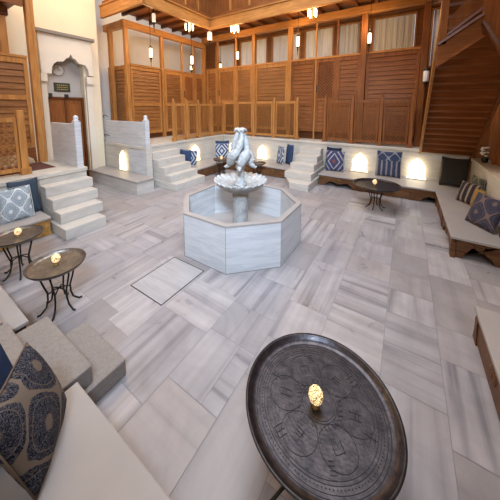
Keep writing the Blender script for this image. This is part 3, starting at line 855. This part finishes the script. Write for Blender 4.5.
niche_light((-1.26,9.44,ZN), 0, 0.54, 0.68, 'glowing niche light between the diamond and striped cushions')
niche_light((0.38,9.44,ZN), 0, 0.50, 0.66, 'brightest glowing niche light at the foot of the wooden staircase', G_hot)

# ------------------------------------------------------------------ timber gallery
def beam(name, a, b, label, mat, **k):
    return thing_mesh(name, MB().box(a, b), mat, label, 'beam', bevel=0.01, **k)
def post(x, y, z0, z1, w, label, mat=None, cat='post', group=None):
    return thing_mesh('timber_post', MB().box((x-w/2,y-w/2,z0),(x+w/2,y+w/2,z1)), mat or W['hZ'], label, cat, group, bevel=0.008)
def louver(axis, a0, a1, c, z0, z1, label, wood_='h', pitch_=0.15, door=False, mid=None, facing=-1):
    """framed louvered screen; facing = side the room is on along the other axis"""
    P = (lambda u, v, z: (u, c+v, z)) if axis == 'x' else (lambda u, v, z: (c+v, u, z))
    e = empty('louvered_screen', P((a0+a1)/2, 0, z0), label, 'screen')
    t = 0.03; fw = 0.09
    f = MB()
    f.box(P(a0,-t,z0),P(a0+fw,t,z1)); f.box(P(a1-fw,-t,z0),P(a1,t,z1))
    f.box(P(a0+fw,-t,z1-0.14),P(a1-fw,t,z1)); f.box(P(a0+fw,-t,z0),P(a1-fw,t,z0+0.12))
    if mid:
        f.box(P(a0+fw,-t,mid-0.06),P(a1-fw,t,mid+0.06))
    f.build('screen_frame', W[wood_+'Z'], e)
    def slats(za, zb, nm='louver_slats'):
        m = MB(); ns = max(1, round((zb-za)/pitch_)); pitch = (zb-za)/ns; z = za+pitch*0.5
        while z < zb:
            p = P(a0+fw, facing*0.0, z); q = P(a1-fw, facing*0.0, z)
            u = Vector((0, facing*-0.17, 1)) if axis == 'x' else Vector((facing*-0.17, 0, 1))
            m.bar(p, q, 0.012, pitch*1.16, up=u)
            z += pitch
        m.build(nm, W[{'h':'s','r':'r'}[wood_]+('X' if axis == 'x' else 'Y')], e)
    if door:
        zd = z0+0.9; ze = z1-0.9*0+(-0.14)
        slats(z0+0.12, mid-0.06 if mid else zd)
        # inset with a fine crossed lattice
        zi0 = (mid+0.06) if mid else zd
        MB().box(P(a0+fw,0.012,zi0),P(a1-fw,0.024,z1-0.14)).build('inset_board', W['dZ'] if wood_ != 'h' else W['rZ'], e)
        lattice(P, a0+fw, a1-fw, zi0, z1-0.14, 0.085, e, W[wood_+'Z'], 0.018)
        hd = MB().box(P(a0+0.02,facing*0.035-0.012,z0+1.55),P(a0+0.05,facing*0.035+0.012,z0+1.85))
        hd.build('door_handle', iron, e)
    elif mid:
        slats(z0+0.12, mid-0.06); slats(mid+0.06, z1-0.14)
    else:
        slats(z0+0.12, z1-0.14)
    return e
def lattice(P, a0, a1, z0, z1, sp, parent, mat, w=0.02, name='lattice_panel', off=0.0):
    m = MB(); W_, H_ = a1-a0, z1-z0
    k = -H_
    step = sp*math.sqrt(2)
    while k < W_:
        # rising diagonal: u - v = k
        u0 = max(0, k); v0 = u0-k; u1 = min(W_, k+H_); v1 = u1-k
        if u1-u0 > 0.01:
            m.bar(P(a0+u0,off-0.006,z0+v0), P(a0+u1,off-0.006,z0+v1), w, 0.008, up=Vector(P(0,1,0))-Vector(P(0,0,0)))
            m.bar(P(a1-u0,off+0.003,z0+v0), P(a1-u1,off+0.003,z0+v1), w, 0.008, up=Vector(P(0,1,0))-Vector(P(0,0,0)))
        k += step
    m.build(name, mat, parent)
def railing(axis, a0, a1, c, z0, z1, label, wood_='h', sp=0.075, w=0.022):
    P = (lambda u, v, z: (u, c+v, z)) if axis == 'x' else (lambda u, v, z: (c+v, u, z))
    e = empty('lattice_railing', P((a0+a1)/2, 0, z0), label, 'railing')
    f = MB(); t = 0.025; fw = 0.05
    f.box(P(a0,-t,z0),P(a0+fw,t,z1)); f.box(P(a1-fw,-t,z0),P(a1,t,z1))
    f.box(P(a0+fw,-t,z1-0.10),P(a1-fw,t,z1)); f.box(P(a0+fw,-t,z0),P(a1-fw,t,z0+0.09))
    f.build('railing_frame', W[wood_+'Z'], e)
    lattice(P, a0+fw, a1-fw, z0+0.09, z1-0.10, sp, e, W[{'h':'s','r':'r'}[wood_]+'Z'], w)
    return e

# --- back gallery: louver plane y = 9.6
YL = 10.08; ZP = 4.51; ZBM = 5.895
pb = [(-8.09,0.10,'thin post in the back louvers left of the first door leaf'),
      (-6.98,0.07,'thin mullion post right of the first lattice door'),
      (-5.97,0.17,'tall honey post in the back screens above the fountain statue'),
      (-4.22,0.17,'tall post beside the bright hanging lantern at the middle steps'),
      (-3.13,0.06,'thin mullion left of the dark lattice door over the steps'),
      (-2.33,0.06,'thin mullion right of the dark lattice door over the steps'),
      (-1.43,0.20,'tall post in the back screens with a pendant lamp in front of it'),
      (0.35,0.17,'tall post at the right end of the back screens')]
for x, w, lb in pb: post(x, YL, ZR, ZBM, w, lb, W['hZ'] if x < -3 else W['rZ'])
ba = [(-8.82,-8.14,False,None,'narrow louvered screen in the far left corner of the back gallery'),
      (-8.02,-7.02,True,2.95,'lattice-topped door leaf with dark handle in the back gallery, near the corner'),
      (-6.94,-6.07,False,None,'louvered screen directly left of the post above the fountain statue'),
      (-5.88,-4.32,False,2.75,'wide louvered screen right of the post above the fountain statue'),
      (-4.13,-3.17,False,2.75,'louvered screen just left of the dark lattice door over the steps'),
      (-3.1,-2.36,True,2.95,'dark lattice door with handle over the middle steps'),
      (-2.3,-1.54,False,2.75,'louvered screen just right of the dark lattice door over the steps'),
      (-1.31,0.25,False,2.75,'widest louvered screen at the right end of the back gallery')]
for a, b, dr_, mid, lb in ba:
    louver('x', a, b, YL, ZR+0.32, ZP, lb, 'h' if b < -3.9 else 'r', 0.15, dr_, mid)
skb = MB().box((-8.82,YL+0.11,ZR),(0.25,YL+0.15,ZR+0.32)); thing_mesh('timber_skirting', skb, W['dX'], 'dark skirting board under the back louvered screens', 'skirting')
beam('timber_beam', (-9.03,YL-0.13,ZBM),(0.6,YL+0.13,ZBM+0.26), 'long honey timber beam across the tops of the back screens', W['hX'])
thing_mesh('timber_rail', MB().box((-8.82,YL-0.06,ZP+0.002),(0.25,YL+0.06,ZP+0.07)), W['hX'], 'timber rail capping the back louvered screens', 'rail')
beam('timber_beam', (-8.4,11.05,6.12),(1.3,11.4,6.27), 'inner header beam in front of the curtained back windows', W['rX'])
# --- left gallery: louver plane x = -8.5
XL = -8.93; ZPL = 4.225; ZBL = 5.59
for y, w, lb in [(5.69,0.14,'tall honey corner post above the white parapet'),
                 (7.31,0.13,'tall honey post in the left gallery behind the steps'),
                 (8.45,0.08,'thin post left of the lattice door in the left gallery'),
                 (9.24,0.08,'thin post right of the lattice door in the left gallery'),
                 (9.97,0.16,'corner post where the left and back galleries meet')]:
    post(XL, y, ZR, ZBL+0.2 if y > 9.7 else ZBL, w, lb)
for a, b, dr_, mid, lb in [(5.8,7.2,False,2.75,'louvered screen in the left gallery right above the white parapet'),
                           (7.41,8.4,False,2.75,'louvered screen in the middle of the left gallery'),
                           (8.51,9.19,True,2.9,'lattice-topped door leaf in the left gallery'),
                           (9.29,9.88,False,None,'narrow louvered screen at the far end of the left gallery')]:
    louver('y', a, b, XL, ZR+0.22, ZPL, lb, 'h', 0.14, dr_, mid, facing=1)
louver('x', -10.2, -9.03, 5.69, ZR+0.02, ZPL, 'louvered screen turned towards the door at the end of the left gallery', 'h', 0.14, False, None)
thing_mesh('timber_skirting', MB().box((XL-0.14,5.80,ZR),(XL-0.10,9.88,ZR+0.22)), W['dY'], 'dark skirting board under the left gallery screens', 'skirting')
beam('timber_beam', (XL-0.11,5.56,ZBL),(XL+0.11,YL-0.2,ZBL+0.24), 'honey timber beam across the tops of the left gallery screens', W['hY'])
beam('timber_beam', (XW-0.75,5.58,ZBL),(XL-0.12,5.80,ZBL+0.24), 'short timber beam over the end screen beside the plaster wall', W['hX'])
thing_mesh('timber_post', MB().box((XW-0.14,5.40,ZR),(XW-0.01,5.54,ZBL)), W['hZ'], 'slim wall post against the plaster right of the door portal', 'post')
thing_mesh('timber_rail', MB().box((XL-0.06,5.80,ZPL+0.002),(XL+0.06,9.88,ZPL+0.07)), W['hY'], 'timber rail capping the left gallery screens', 'rail')

# --- lattice railings
lb_ = ['nearest the left gallery steps','second from the left gallery steps','third from the left gallery steps','in the far left corner, side run']
ys = [6.53,7.20,7.88,8.70,9.60]
for i in range(4):
    railing('y', ys[i]+0.078, ys[i+1]-0.078, -7.41, ZR+0.08, 2.79, 'fine lattice railing panel '+lb_[i], 'h')
def rpost(x, y, z0, z1, lb, mt):
    e = empty('railing_post', (x,y,z0), lb, 'post')
    MB().box((x-0.05,y-0.05,z0),(x+0.05,y+0.05,z1)).build('post_shaft', mt, e, bevel=0.006)
    MB().box((x-0.075,y-0.075,z0),(x+0.075,y+0.075,z0+0.14)).build('post_foot', mt, e, bevel=0.006)
    MB().lathe([(0,0),(0.05,0),(0.03,0.03),(0.04,0.06),(0,0.10)], (x,y,z1), 10).build('post_cap', mt, e, smooth=True)
pl = ['railing post beside the left gallery steps','second railing post from the left gallery steps','third railing post from the left gallery steps','fourth railing post from the left gallery steps','corner railing post where side and back lattices meet']
for y, l in zip(ys, pl): rpost(-7.41, y, ZR, 2.87, l, W['hZ'])
xs = [-7.41,-6.65,-5.69,-4.70,-3.67]
pn = ['first lattice railing panel of the back run from the corner','second lattice railing panel of the back run from the corner','lattice railing panel directly behind the statue, right half','lattice railing panel ending at the middle steps on their left']
for i in range(4): railing('x', xs[i]+0.078, xs[i+1]-0.078, 9.62, ZR+0.08, 2.89, pn[i], 'h')
for x, l in zip(xs[1:], ['railing post first right of the corner','railing post behind the fountain statue','railing post above the lit niche right of the statue','railing post left of the gap over the middle steps']): rpost(x, 9.62, ZR, 2.96, l, W['hZ'])
xs = [-2.57,-1.62,-0.71,0.15]
pn = ['lattice railing panel right of the middle steps','lattice railing panel above the striped cushion, left half','last lattice railing panel next to the staircase']
for i in range(3): railing('x', xs[i]+0.078, xs[i+1]-0.078, 9.62, ZR+0.08, 2.89, pn[i], 'r')
for x, l in zip(xs, ['railing post right of the gap over the middle steps','railing post above the diamond cushion niche light','railing post above the striped cushion','last railing post beside the staircase']): rpost(x, 9.62, ZR, 2.99, l, W['rZ'])

# --- upper balcony
ZS = 6.29
sl = MB().box((XW+0.01,5.2,ZS),(-7.14,YB-0.01,ZS+0.15)).box((-7.14,8.4,ZS),(0.38,YB-0.01,ZS+0.15))
bal = empty('upper_balcony', (-8,9,ZS), 'upper timber balcony overhanging the left and back galleries', 'balcony')
sl.build('balcony_floor', W['rX'], bal)
MB().box((-7.14,5.15,5.83),(-7.04,8.30,6.22)).build('fascia_board', W['hY'], bal, bevel=0.01)
MB().box((XW+0.01,5.10,5.83),(-7.04,5.2,6.22)).build('fascia_board', W['hX'], bal, bevel=0.01)
MB().box((-7.14,8.30,5.83),(0.38,8.4,6.22)).build('fascia_board', W['hX'], bal, bevel=0.01)
MB().box((-7.17,5.07,6.22),(-7.00,8.27,6.27)).build('fascia_cap', W['hY'], bal)
MB().box((XW+0.01,5.07,6.22),(-7.17,5.2,6.27)).build('fascia_cap', W['hX'], bal)
MB().box((-7.17,8.27,6.22),(0.38,8.4,6.27)).build('fascia_cap', W['hX'], bal)
jo = MB(); y = 5.3
while y < 9.9: jo.box((XW+0.02,y,ZS-0.14),(-7.15,y+0.08,ZS)); y += 0.62
x = -6.7
while x < 0.2: jo.box((x,8.42,ZS-0.14),(x+0.08,10.9,ZS)); x += 0.62
jo.build('floor_joists', W['dY'], bal)
bp = MB()
def boards(P, a0, a1, z0, z1, w=0.16):
    m = MB(); a = a0
    while a < a1-0.02:
        m.box(P(a+0.004,0,z0),P(min(a+w,a1)-0.004,0.03,z1)); a += w
    return m
boards(lambda u,v,z:(-7.33+v,u,z), 5.36, 8.53, 6.45, 7.7).build('parapet_boards', W['rZ'], bal)
boards(lambda u,v,z:(u,8.56+v,z), -7.33, 0.38, 6.45, 7.7).build('parapet_boards', W['rZ'], bal)
boards(lambda u,v,z:(u,5.33+v,z), XW+0.25, -7.33, 6.45, 7.7, 0.5).build('parapet_boards', W['hX'], bal)
rl = MB()
for (x0,y0,x1,y1) in ((-7.34,5.30,-7.28,8.5),(-7.34,8.50,0.38,8.56)):
    rl.box((x0,y0,6.30),(x1,y1,6.45))
rl.build('shadow_gap_rail', W['dX'], bal)  # dark wood stands in for the shadow gap above the fascia
for x in (-6.2,-5.3,-4.4,-3.5,-2.6,-1.7,-0.8,0.1): MB().box((x,8.49,6.45),(x+0.07,8.56,7.7)).build('parapet_stud', W['hZ'], bal)
for y in (5.7,6.4,7.1,7.8): MB().box((-7.30,y,6.45),(-7.23,y+0.07,7.7)).build('parapet_stud', W['hZ'], bal)
for x in (-9.2,-8.3,-7.36): MB().box((x,5.26,6.45),(x+0.1,5.33,7.7)).build('parapet_stud', W['hZ'], bal)
# short struts between beam and balcony
for x, lb in [(-5.5,'left of the tall fountain post'),(-3.8,'above the bright hanging lantern'),(-2.05,'left of the pendant post')]:
    thing_mesh('timber_strut', MB().box((x,YL-0.06,ZBM+0.262),(x+0.12,YL+0.06,ZS-0.142)), W['hZ'], 'short upright strut on the back beam '+lb, 'strut')
thing_mesh('timber_strut', MB().bar((-3.6,YL,ZBM+0.30),(-3.15,YL,ZS-0.24),0.06,0.06), W['hX'], 'slanting brace on top of the back beam right of the lantern', 'strut')

# --- near-left gallery
XN = -8.5
post(XN, 2.70, ZL, 5.60, 0.17, 'thick honey corner post left of the door portal', W['hZ'])
post(XN-0.25, 2.20, 3.99, 4.955, 0.15, 'short inner post standing on the screen at the left edge', W['hZ'])
louver('y', 0.6, 2.56, XN, ZL+0.45, 3.92, 'large louvered screen at the left edge beside the door portal', 'h', 0.17, False, 2.9, facing=1)
ar = [(0.6,0.44),(0.6,0.0),(1.5,0.0),(1.58,0.16),(1.75,0.28),(2.0,0.30),(2.3,0.26),(2.5,0.12),(2.54,0.0),(2.56,0.0),(2.56,0.44)]
thing_mesh('timber_apron', MB().prism(ar, 0.05, lambda u,v,w:(XN-0.025+w,u,ZL+v)), W['rY'], 'curved wooden apron board below the large left louvered screen', 'apron')
thing_mesh('timber_rail', MB().box((XN-0.34,0.6,3.925),(XN+0.05,2.56,3.985)), W['hY'], 'timber rail capping the large left louvered screen', 'rail')
beam('timber_beam', (XN-0.40,-1.9,4.96),(XN-0.14,2.32,5.18), 'dark beam at the top left corner under the balcony joists', W['dY'])
nb = empty('upper_balcony', (-8.8,0.5,5.36), 'dark joisted balcony underside in the top left corner', 'balcony')
MB().box((XW+0.015,-1.9,5.36),(-8.45,2.56,5.48)).build('balcony_floor', W['dX'], nb)
jj = MB(); y = -1.7
while y < 2.4: jj.box((XW+0.01,y,5.20),(-8.47,y+0.07,5.36)); y += 0.30
jj.build('floor_joists', W['rX'], nb)
MB().box((-8.45,-1.9,5.20),(-8.39,2.56,5.60)).build('fascia_board', W['rY'], nb)
railing('y', 0.78, 1.88, -7.25, ZL+0.08, 2.42, 'coarse lattice railing panel at the left edge above the white patterned cushion', 'h', 0.085, 0.03)
railing('y', -0.42, 0.70, -7.25, ZL+0.08, 2.42, 'coarse lattice railing panel running out past the left edge', 'h', 0.085, 0.03)
e = empty('railing_post', (-7.25,1.95,ZL), 'stout railing post above the slate cushion at left', 'post')
MB().box((-7.32,1.89,ZL),(-7.18,2.02,2.58)).build('post_shaft', W['hZ'], e, bevel=0.008)
MB().box((-7.35,1.86,ZL),(-7.15,2.05,ZL+0.16)).build('post_foot', W['hZ'], e, bevel=0.008)
thing_mesh('floor_mat', MB().box((-8.45,1.2,ZL),(-7.45,2.62,ZL+0.012)), burgundy, 'burgundy floor mat on the left platform before the louvered screen', 'mat')

# --- right side timber wall and staircase
rw = boards(lambda u,v,z:(1.95+v,u,z), 2.3, 9.4, 1.23, 6.0, 0.22)
e = empty('timber_partition', (1.8,6,1.22), 'dark boarded wooden partition behind the right bench', 'partition')
rw.build('wall_boards', W['rZ'], e)
for y in (6.2,7.4,8.5): MB().box((1.87,y,1.23),(1.95,y+0.12,6.0)).build('upright', W['rZ'], e)
sc = empty('wooden_staircase', (1.0,9.0,1.2), 'dark wooden staircase rising over the right bench, seen from below', 'staircase')
kk = 0.928
def SZ(y): return 1.17 + kk*(9.46-y)
nrm = Vector((0,kk,1)).normalized()
ndv = 22; yt = 5.6; dy = (9.38-yt)/ndv
for i in range(ndv):
    ya = 9.38-dy*i-0.004; yb2 = 9.38-dy*(i+1)+0.004
    m = MB(); p = Vector((1.04,ya,SZ(ya))); q = Vector((1.04,yb2,SZ(yb2)))
    up = Vector((1,0,0))
    m.bar(p+nrm*0.040, q+nrm*0.065, 0.03, 1.20, up=up)
    m.build('soffit_plank', W['qX'], sc)
    MB().box((0.46,yb2-0.012,SZ(yb2)+0.0),(1.63,yb2+0.012,SZ(yb2)+0.05)).build('plank_edge_highlight', W['rX'], sc)  # added lighter strip, painting the light caught on each plank edge
for x in (0.43, 1.66):
    m = MB(); p = Vector((x,9.36,SZ(9.36)+0.05)); q = Vector((x,yt,SZ(yt)+0.02))
    m.bar(p, q, 0.05, 0.22); m.build('stringer', W['hY'] if x < 1 else W['rY'], sc)
tr = MB()
for i in range(14):
    y = 9.10-i*0.26; z = SZ(y)+0.22; tr.box((0.45,y-0.15,z),(1.59,y+0.12,z+0.03))
tr.build('treads', W['dX'], sc)
YS = 5.2
PS = lambda u,v,w:(u,YS+w,v)
MB().prism([(0.352,3.295),(0.87,3.674),(0.845,3.985),(0.353,3.624)], 0.08, PS).build('sloping_fascia', W['qX'], sc)
MB().bar((0.345,YS-0.01,3.30),(0.875,YS-0.01,3.69),0.10,0.035).build('fascia_moulding', W['qX'], sc)
MB().bar((0.345,YS-0.01,3.64),(0.86,YS-0.01,4.01),0.10,0.035).build('fascia_moulding', W['dX'], sc)
MB().box((0.36,YS-0.0,3.64),(0.45,YS+0.09,5.4)).build('newel_post', W['qZ'], sc)
MB().bar((0.45,YS+0.03,3.78),(0.86,YS+0.03,4.12),0.05,0.03).build('balustrade_rail', W['dX'], sc)
lt = MB()
for i in range(-5, 6):
    x0 = 0.46+i*0.075; z0 = 3.79+(x0-0.46)*0.83; x1 = x0+0.62; z1 = z0+0.86
    if x0 < 0.46: f = (0.46-x0)/0.62; z0 += f*0.86; x0 = 0.46
    if x1 > 0.85: f = (0.85-x0)/(x1-x0); z1 = z0+f*(z1-z0); x1 = 0.85
    if x1 > x0+0.01: lt.bar((x0,YS+0.03,z0),(x1,YS+0.03,z1),0.020,0.015)
lt.build('lattice_balustrade', W['qZ'], sc)
MB().prism([(0.85,3.90),(0.90,3.82),(1.09,3.43),(1.45,2.75),(1.62,2.75),(1.62,5.4),(0.85,5.4)], 0.09, lambda u,v,w:(u,YS-0.02+w,v)).build('side_panel', W['qZ'], sc)
MB().bar((0.86,YS-0.04,3.90),(1.46,YS-0.04,2.76),0.06,0.04).build('panel_moulding', W['dX'], sc)

# flowers on the ledge behind the right bench
fv = empty('flower_pot', (1.78,8.75,1.22), 'small pot of white flowers on the ledge at the foot of the staircase', 'flowers')
MB().lathe([(0,0),(0.05,0),(0.07,0.05),(0.075,0.12),(0.06,0.13),(0,0.12)], (1.78,8.75,1.22), 14).build('pot', iron, fv, smooth=True)
pt = MB(); lf = MB()
for k in range(16):
    a = random.uniform(0,2*PI); r = random.uniform(0.02,0.16); z = random.uniform(0.16,0.40)
    c = (1.78+r*math.cos(a)*0.6, 8.75+r*math.sin(a), 1.22+z)
    pt.lathe([(0,-0.02),(0.03,-0.01),(0.04,0.01),(0.02,0.025),(0,0.02)], c, 7)
    lf.tube([(1.78,8.75,1.32),((c[0]+1.78)/2,(c[1]+8.75)/2,1.22+z*0.7),(c[0],c[1],c[2]-0.02)],0.006,5)
pt.build('blossoms', petal, fv, smooth=True); lf.build('stems', leaf, fv)

# ------------------------------------------------------------------ lanterns
def pendant(loc, ztop, label, lit=True, h=0.46, r=0.07, mat=None):
    """milk-glass cylinder with iron cap and drop finial, on a rod"""
    x, y, z = loc
    e = empty('pendant_lantern', (x,y,z), label, 'lantern')
    mt = mat or G_pend
    MB().lathe([(0,0),(r*0.8,0),(r,0.03),(r,h-0.04),(r*0.8,h),(0,h)], (x,y,z), 16).build('glass_shade', mt, e, smooth=True)
    MB().lathe([(0,h+0.14),(0.018,h+0.13),(0.03,h+0.08),(r*1.05,h+0.03),(r*1.1,h),(r*0.7,h-0.002),(0,h-0.002)], (x,y,z), 14).build('iron_cap', iron, e, smooth=True)
    MB().lathe([(0,0.002),(r*0.9,0.002),(r*1.0,-0.02),(0.03,-0.06),(0.02,-0.10),(0.028,-0.14),(0.012,-0.18),(0.01,-0.32),(0,-0.33)], (x,y,z), 12).build('drop_finial', iron, e, smooth=True)
    MB().tube([(x,y,z+h+0.12),(x,y,ztop)], 0.009, 6).build('hanging_rod', iron, e)
    return e
pendant((-8.2,6.22,4.50), 6.28, 'lit white pendant lantern in the left gallery above the parapet', h=0.34, r=0.055)
pendant((-8.2,8.38,4.55), 6.28, 'lit white pendant lantern near the gallery corner on the left', h=0.36, r=0.055)
pendant((-6.60,9.66,4.80), 6.28, 'lit white pendant lantern left of the tall fountain post', h=0.34, r=0.055)
pendant((-3.74,9.66,5.00), 6.28, 'lit white pendant lantern before the middle back window', h=0.38, r=0.055)
pendant((-1.21,9.66,4.78), 6.28, 'lit white pendant lantern hanging before the tall right post', h=0.34, r=0.055)
pendant((-7.27,8.53,5.47), 6.15, 'unlit pinkish white cylinder lantern at the balcony corner', mat=G_dim, h=0.36, r=0.10)
pendant((-7.45,5.83,5.52), 6.28, 'unlit white cylinder lantern under the near end of the left balcony', mat=G_dim, h=0.30, r=0.06)
pendant((0.42,9.45,3.40), 6.40, 'small white lantern hanging in the gap beside the staircase', mat=whitepaint, h=0.34, r=0.075)
pendant((-9.5,9.66,4.55), 6.28, 'small warm lantern added as a glimmer behind the left gallery door', mat=G_far, h=0.22, r=0.07)  # this lantern and the next are added for glimmers in the openings
pendant((-8.50,10.8,4.72), 6.28, 'small warm lantern added as a glimmer in the dark corner opening', mat=G_far, h=0.22, r=0.07)
def cluster(loc, ztop, label):
    x, y, z = loc
    e = empty('cluster_lantern', (x,y,z), label, 'lantern', 'bright four-light lanterns under the balcony edge')
    for k in range(4):
        a = PI/4+PI/2*k; cx, cy = x+0.135*math.cos(a), y+0.135*math.sin(a)
        b = MB().lathe([(0,0),(0.022,0.01),(0.032,0.06),(0.032,0.22),(0.02,0.27),(0,0.28)], (cx,cy,z), 12).build('bulb_tube', G_bulb, e, smooth=True)
        MB().tube([(x,y,z+0.42),(cx,cy,z+0.38),(cx,cy,z+0.31)],0.010,6).build('arm', brass, e)
    MB().lathe([(0,-0.08),(0.02,-0.04),(0.014,0.0),(0.014,0.40),(0.035,0.44),(0,0.48)], (x,y,z), 10).build('centre_stem', brass, e, smooth=True)
    MB().tube([(x,y,z+0.47),(x,y,ztop)], 0.01, 6).build('hanging_rod', iron, e)
cluster((-7.34,7.40,5.62), 6.28, 'bright four-light lantern under the left balcony edge')
cluster((-5.98,8.56,5.62), 6.28, 'bright four-light lantern under the back balcony, left of the tall fountain post')
cluster((-2.84,8.56,5.62), 6.28, 'bright four-light lantern under the back balcony near the top centre')

# ------------------------------------------------------------------ light
def area(name, loc, rot, sx, sy, power, col):
    l = bpy.data.lights.new(name, 'AREA'); l.shape = 'RECTANGLE'; l.size = sx; l.size_y = sy; l.energy = power; l.color = col
    o = bpy.data.objects.new(name, l); o.location = loc; o.rotation_euler = rot; link(o); return o
def point(name, loc, power, col, r=0.08):
    l = bpy.data.lights.new(name, 'POINT'); l.energy = power; l.color = col; l.shadow_soft_size = r
    o = bpy.data.objects.new(name, l); o.location = loc; link(o); return o
area('assumed_skylight', ((sx0+sx1)/2,(sy0+sy1)/2,ZC+0.15), (0,0,0), 6, 5.6, 740, (0.90,0.94,1.0))  # daylight from overhead, through a skylight assumed in the unseen ceiling
nw = area('assumed_near_daylight', (0.6,-1.7,6.0), (R(62),0,R(38)), 2.4, 1.4, 300, (0.60,0.78,1.0)); nw.data.spread = R(74)  # added cool area light, assumed daylight from behind the camera; no window built
sw = area('added_side_light', (2.7,4.3,4.6), (0,R(-24),0), 1.0, 1.6, 110, (0.66,0.82,1.0)); sw.data.spread = R(70)  # added cool light to brighten the floor at right; the wall has no window
WARM = (1.0,0.66,0.33)
for p, w in (((-7.34,7.40,5.4),45),((-5.98,8.56,5.4),45),((-2.84,8.56,5.4),50),((-8.2,6.22,5.15),30),((-8.2,8.38,5.2),24),((-6.6,9.66,5.45),20),((-3.74,9.66,5.65),20),((-1.21,9.66,5.4),22)):
    point('lantern_light', p, w, WARM, 0.10)
for p, w in (((-8.3,3.9,7.8),230),((-8.0,1.2,6.9),90)):
    point('assumed_upper_light', p, w, (1.0,0.72,0.38), 0.2)  # warm light assumed from lamps out of view; no lantern is built here
point('stair_side_light', (1.62,7.0,1.75), 3, WARM, 0.05)
w = bpy.data.worlds.new('world'); S.world = w; w.use_nodes = True
bg = w.node_tree.nodes['Background']; bg.inputs[0].default_value = (0.75,0.86,1.0,1); bg.inputs[1].default_value = 1.0

# ------------------------------------------------------------------ camera
cam = bpy.data.cameras.new('camera'); co = bpy.data.objects.new('camera', cam); link(co)
rows = (( 0.837401361, 0.0652520541,-0.542679583), (0.546588475,-0.0999694678, 0.831412740), (0.0,-0.992848566,-0.119380589))
M = Matrix([[rows[i][0], -rows[i][1], -rows[i][2]] for i in range(3)]).to_4x4()
M.translation = (0,0,2.65)
co.matrix_world = M
cam.sensor_width = 36; cam.sensor_fit = 'HORIZONTAL'; cam.lens = 36*249.5/500
cam.shift_x = 0.014; cam.shift_y = -0.226; cam.clip_start = 0.05
S.camera = co
S.view_settings.view_transform = 'Standard'; S.view_settings.look = 'None'; S.view_settings.gamma = 1
S.view_settings.use_curve_mapping = False; S.view_settings.exposure = 0.16
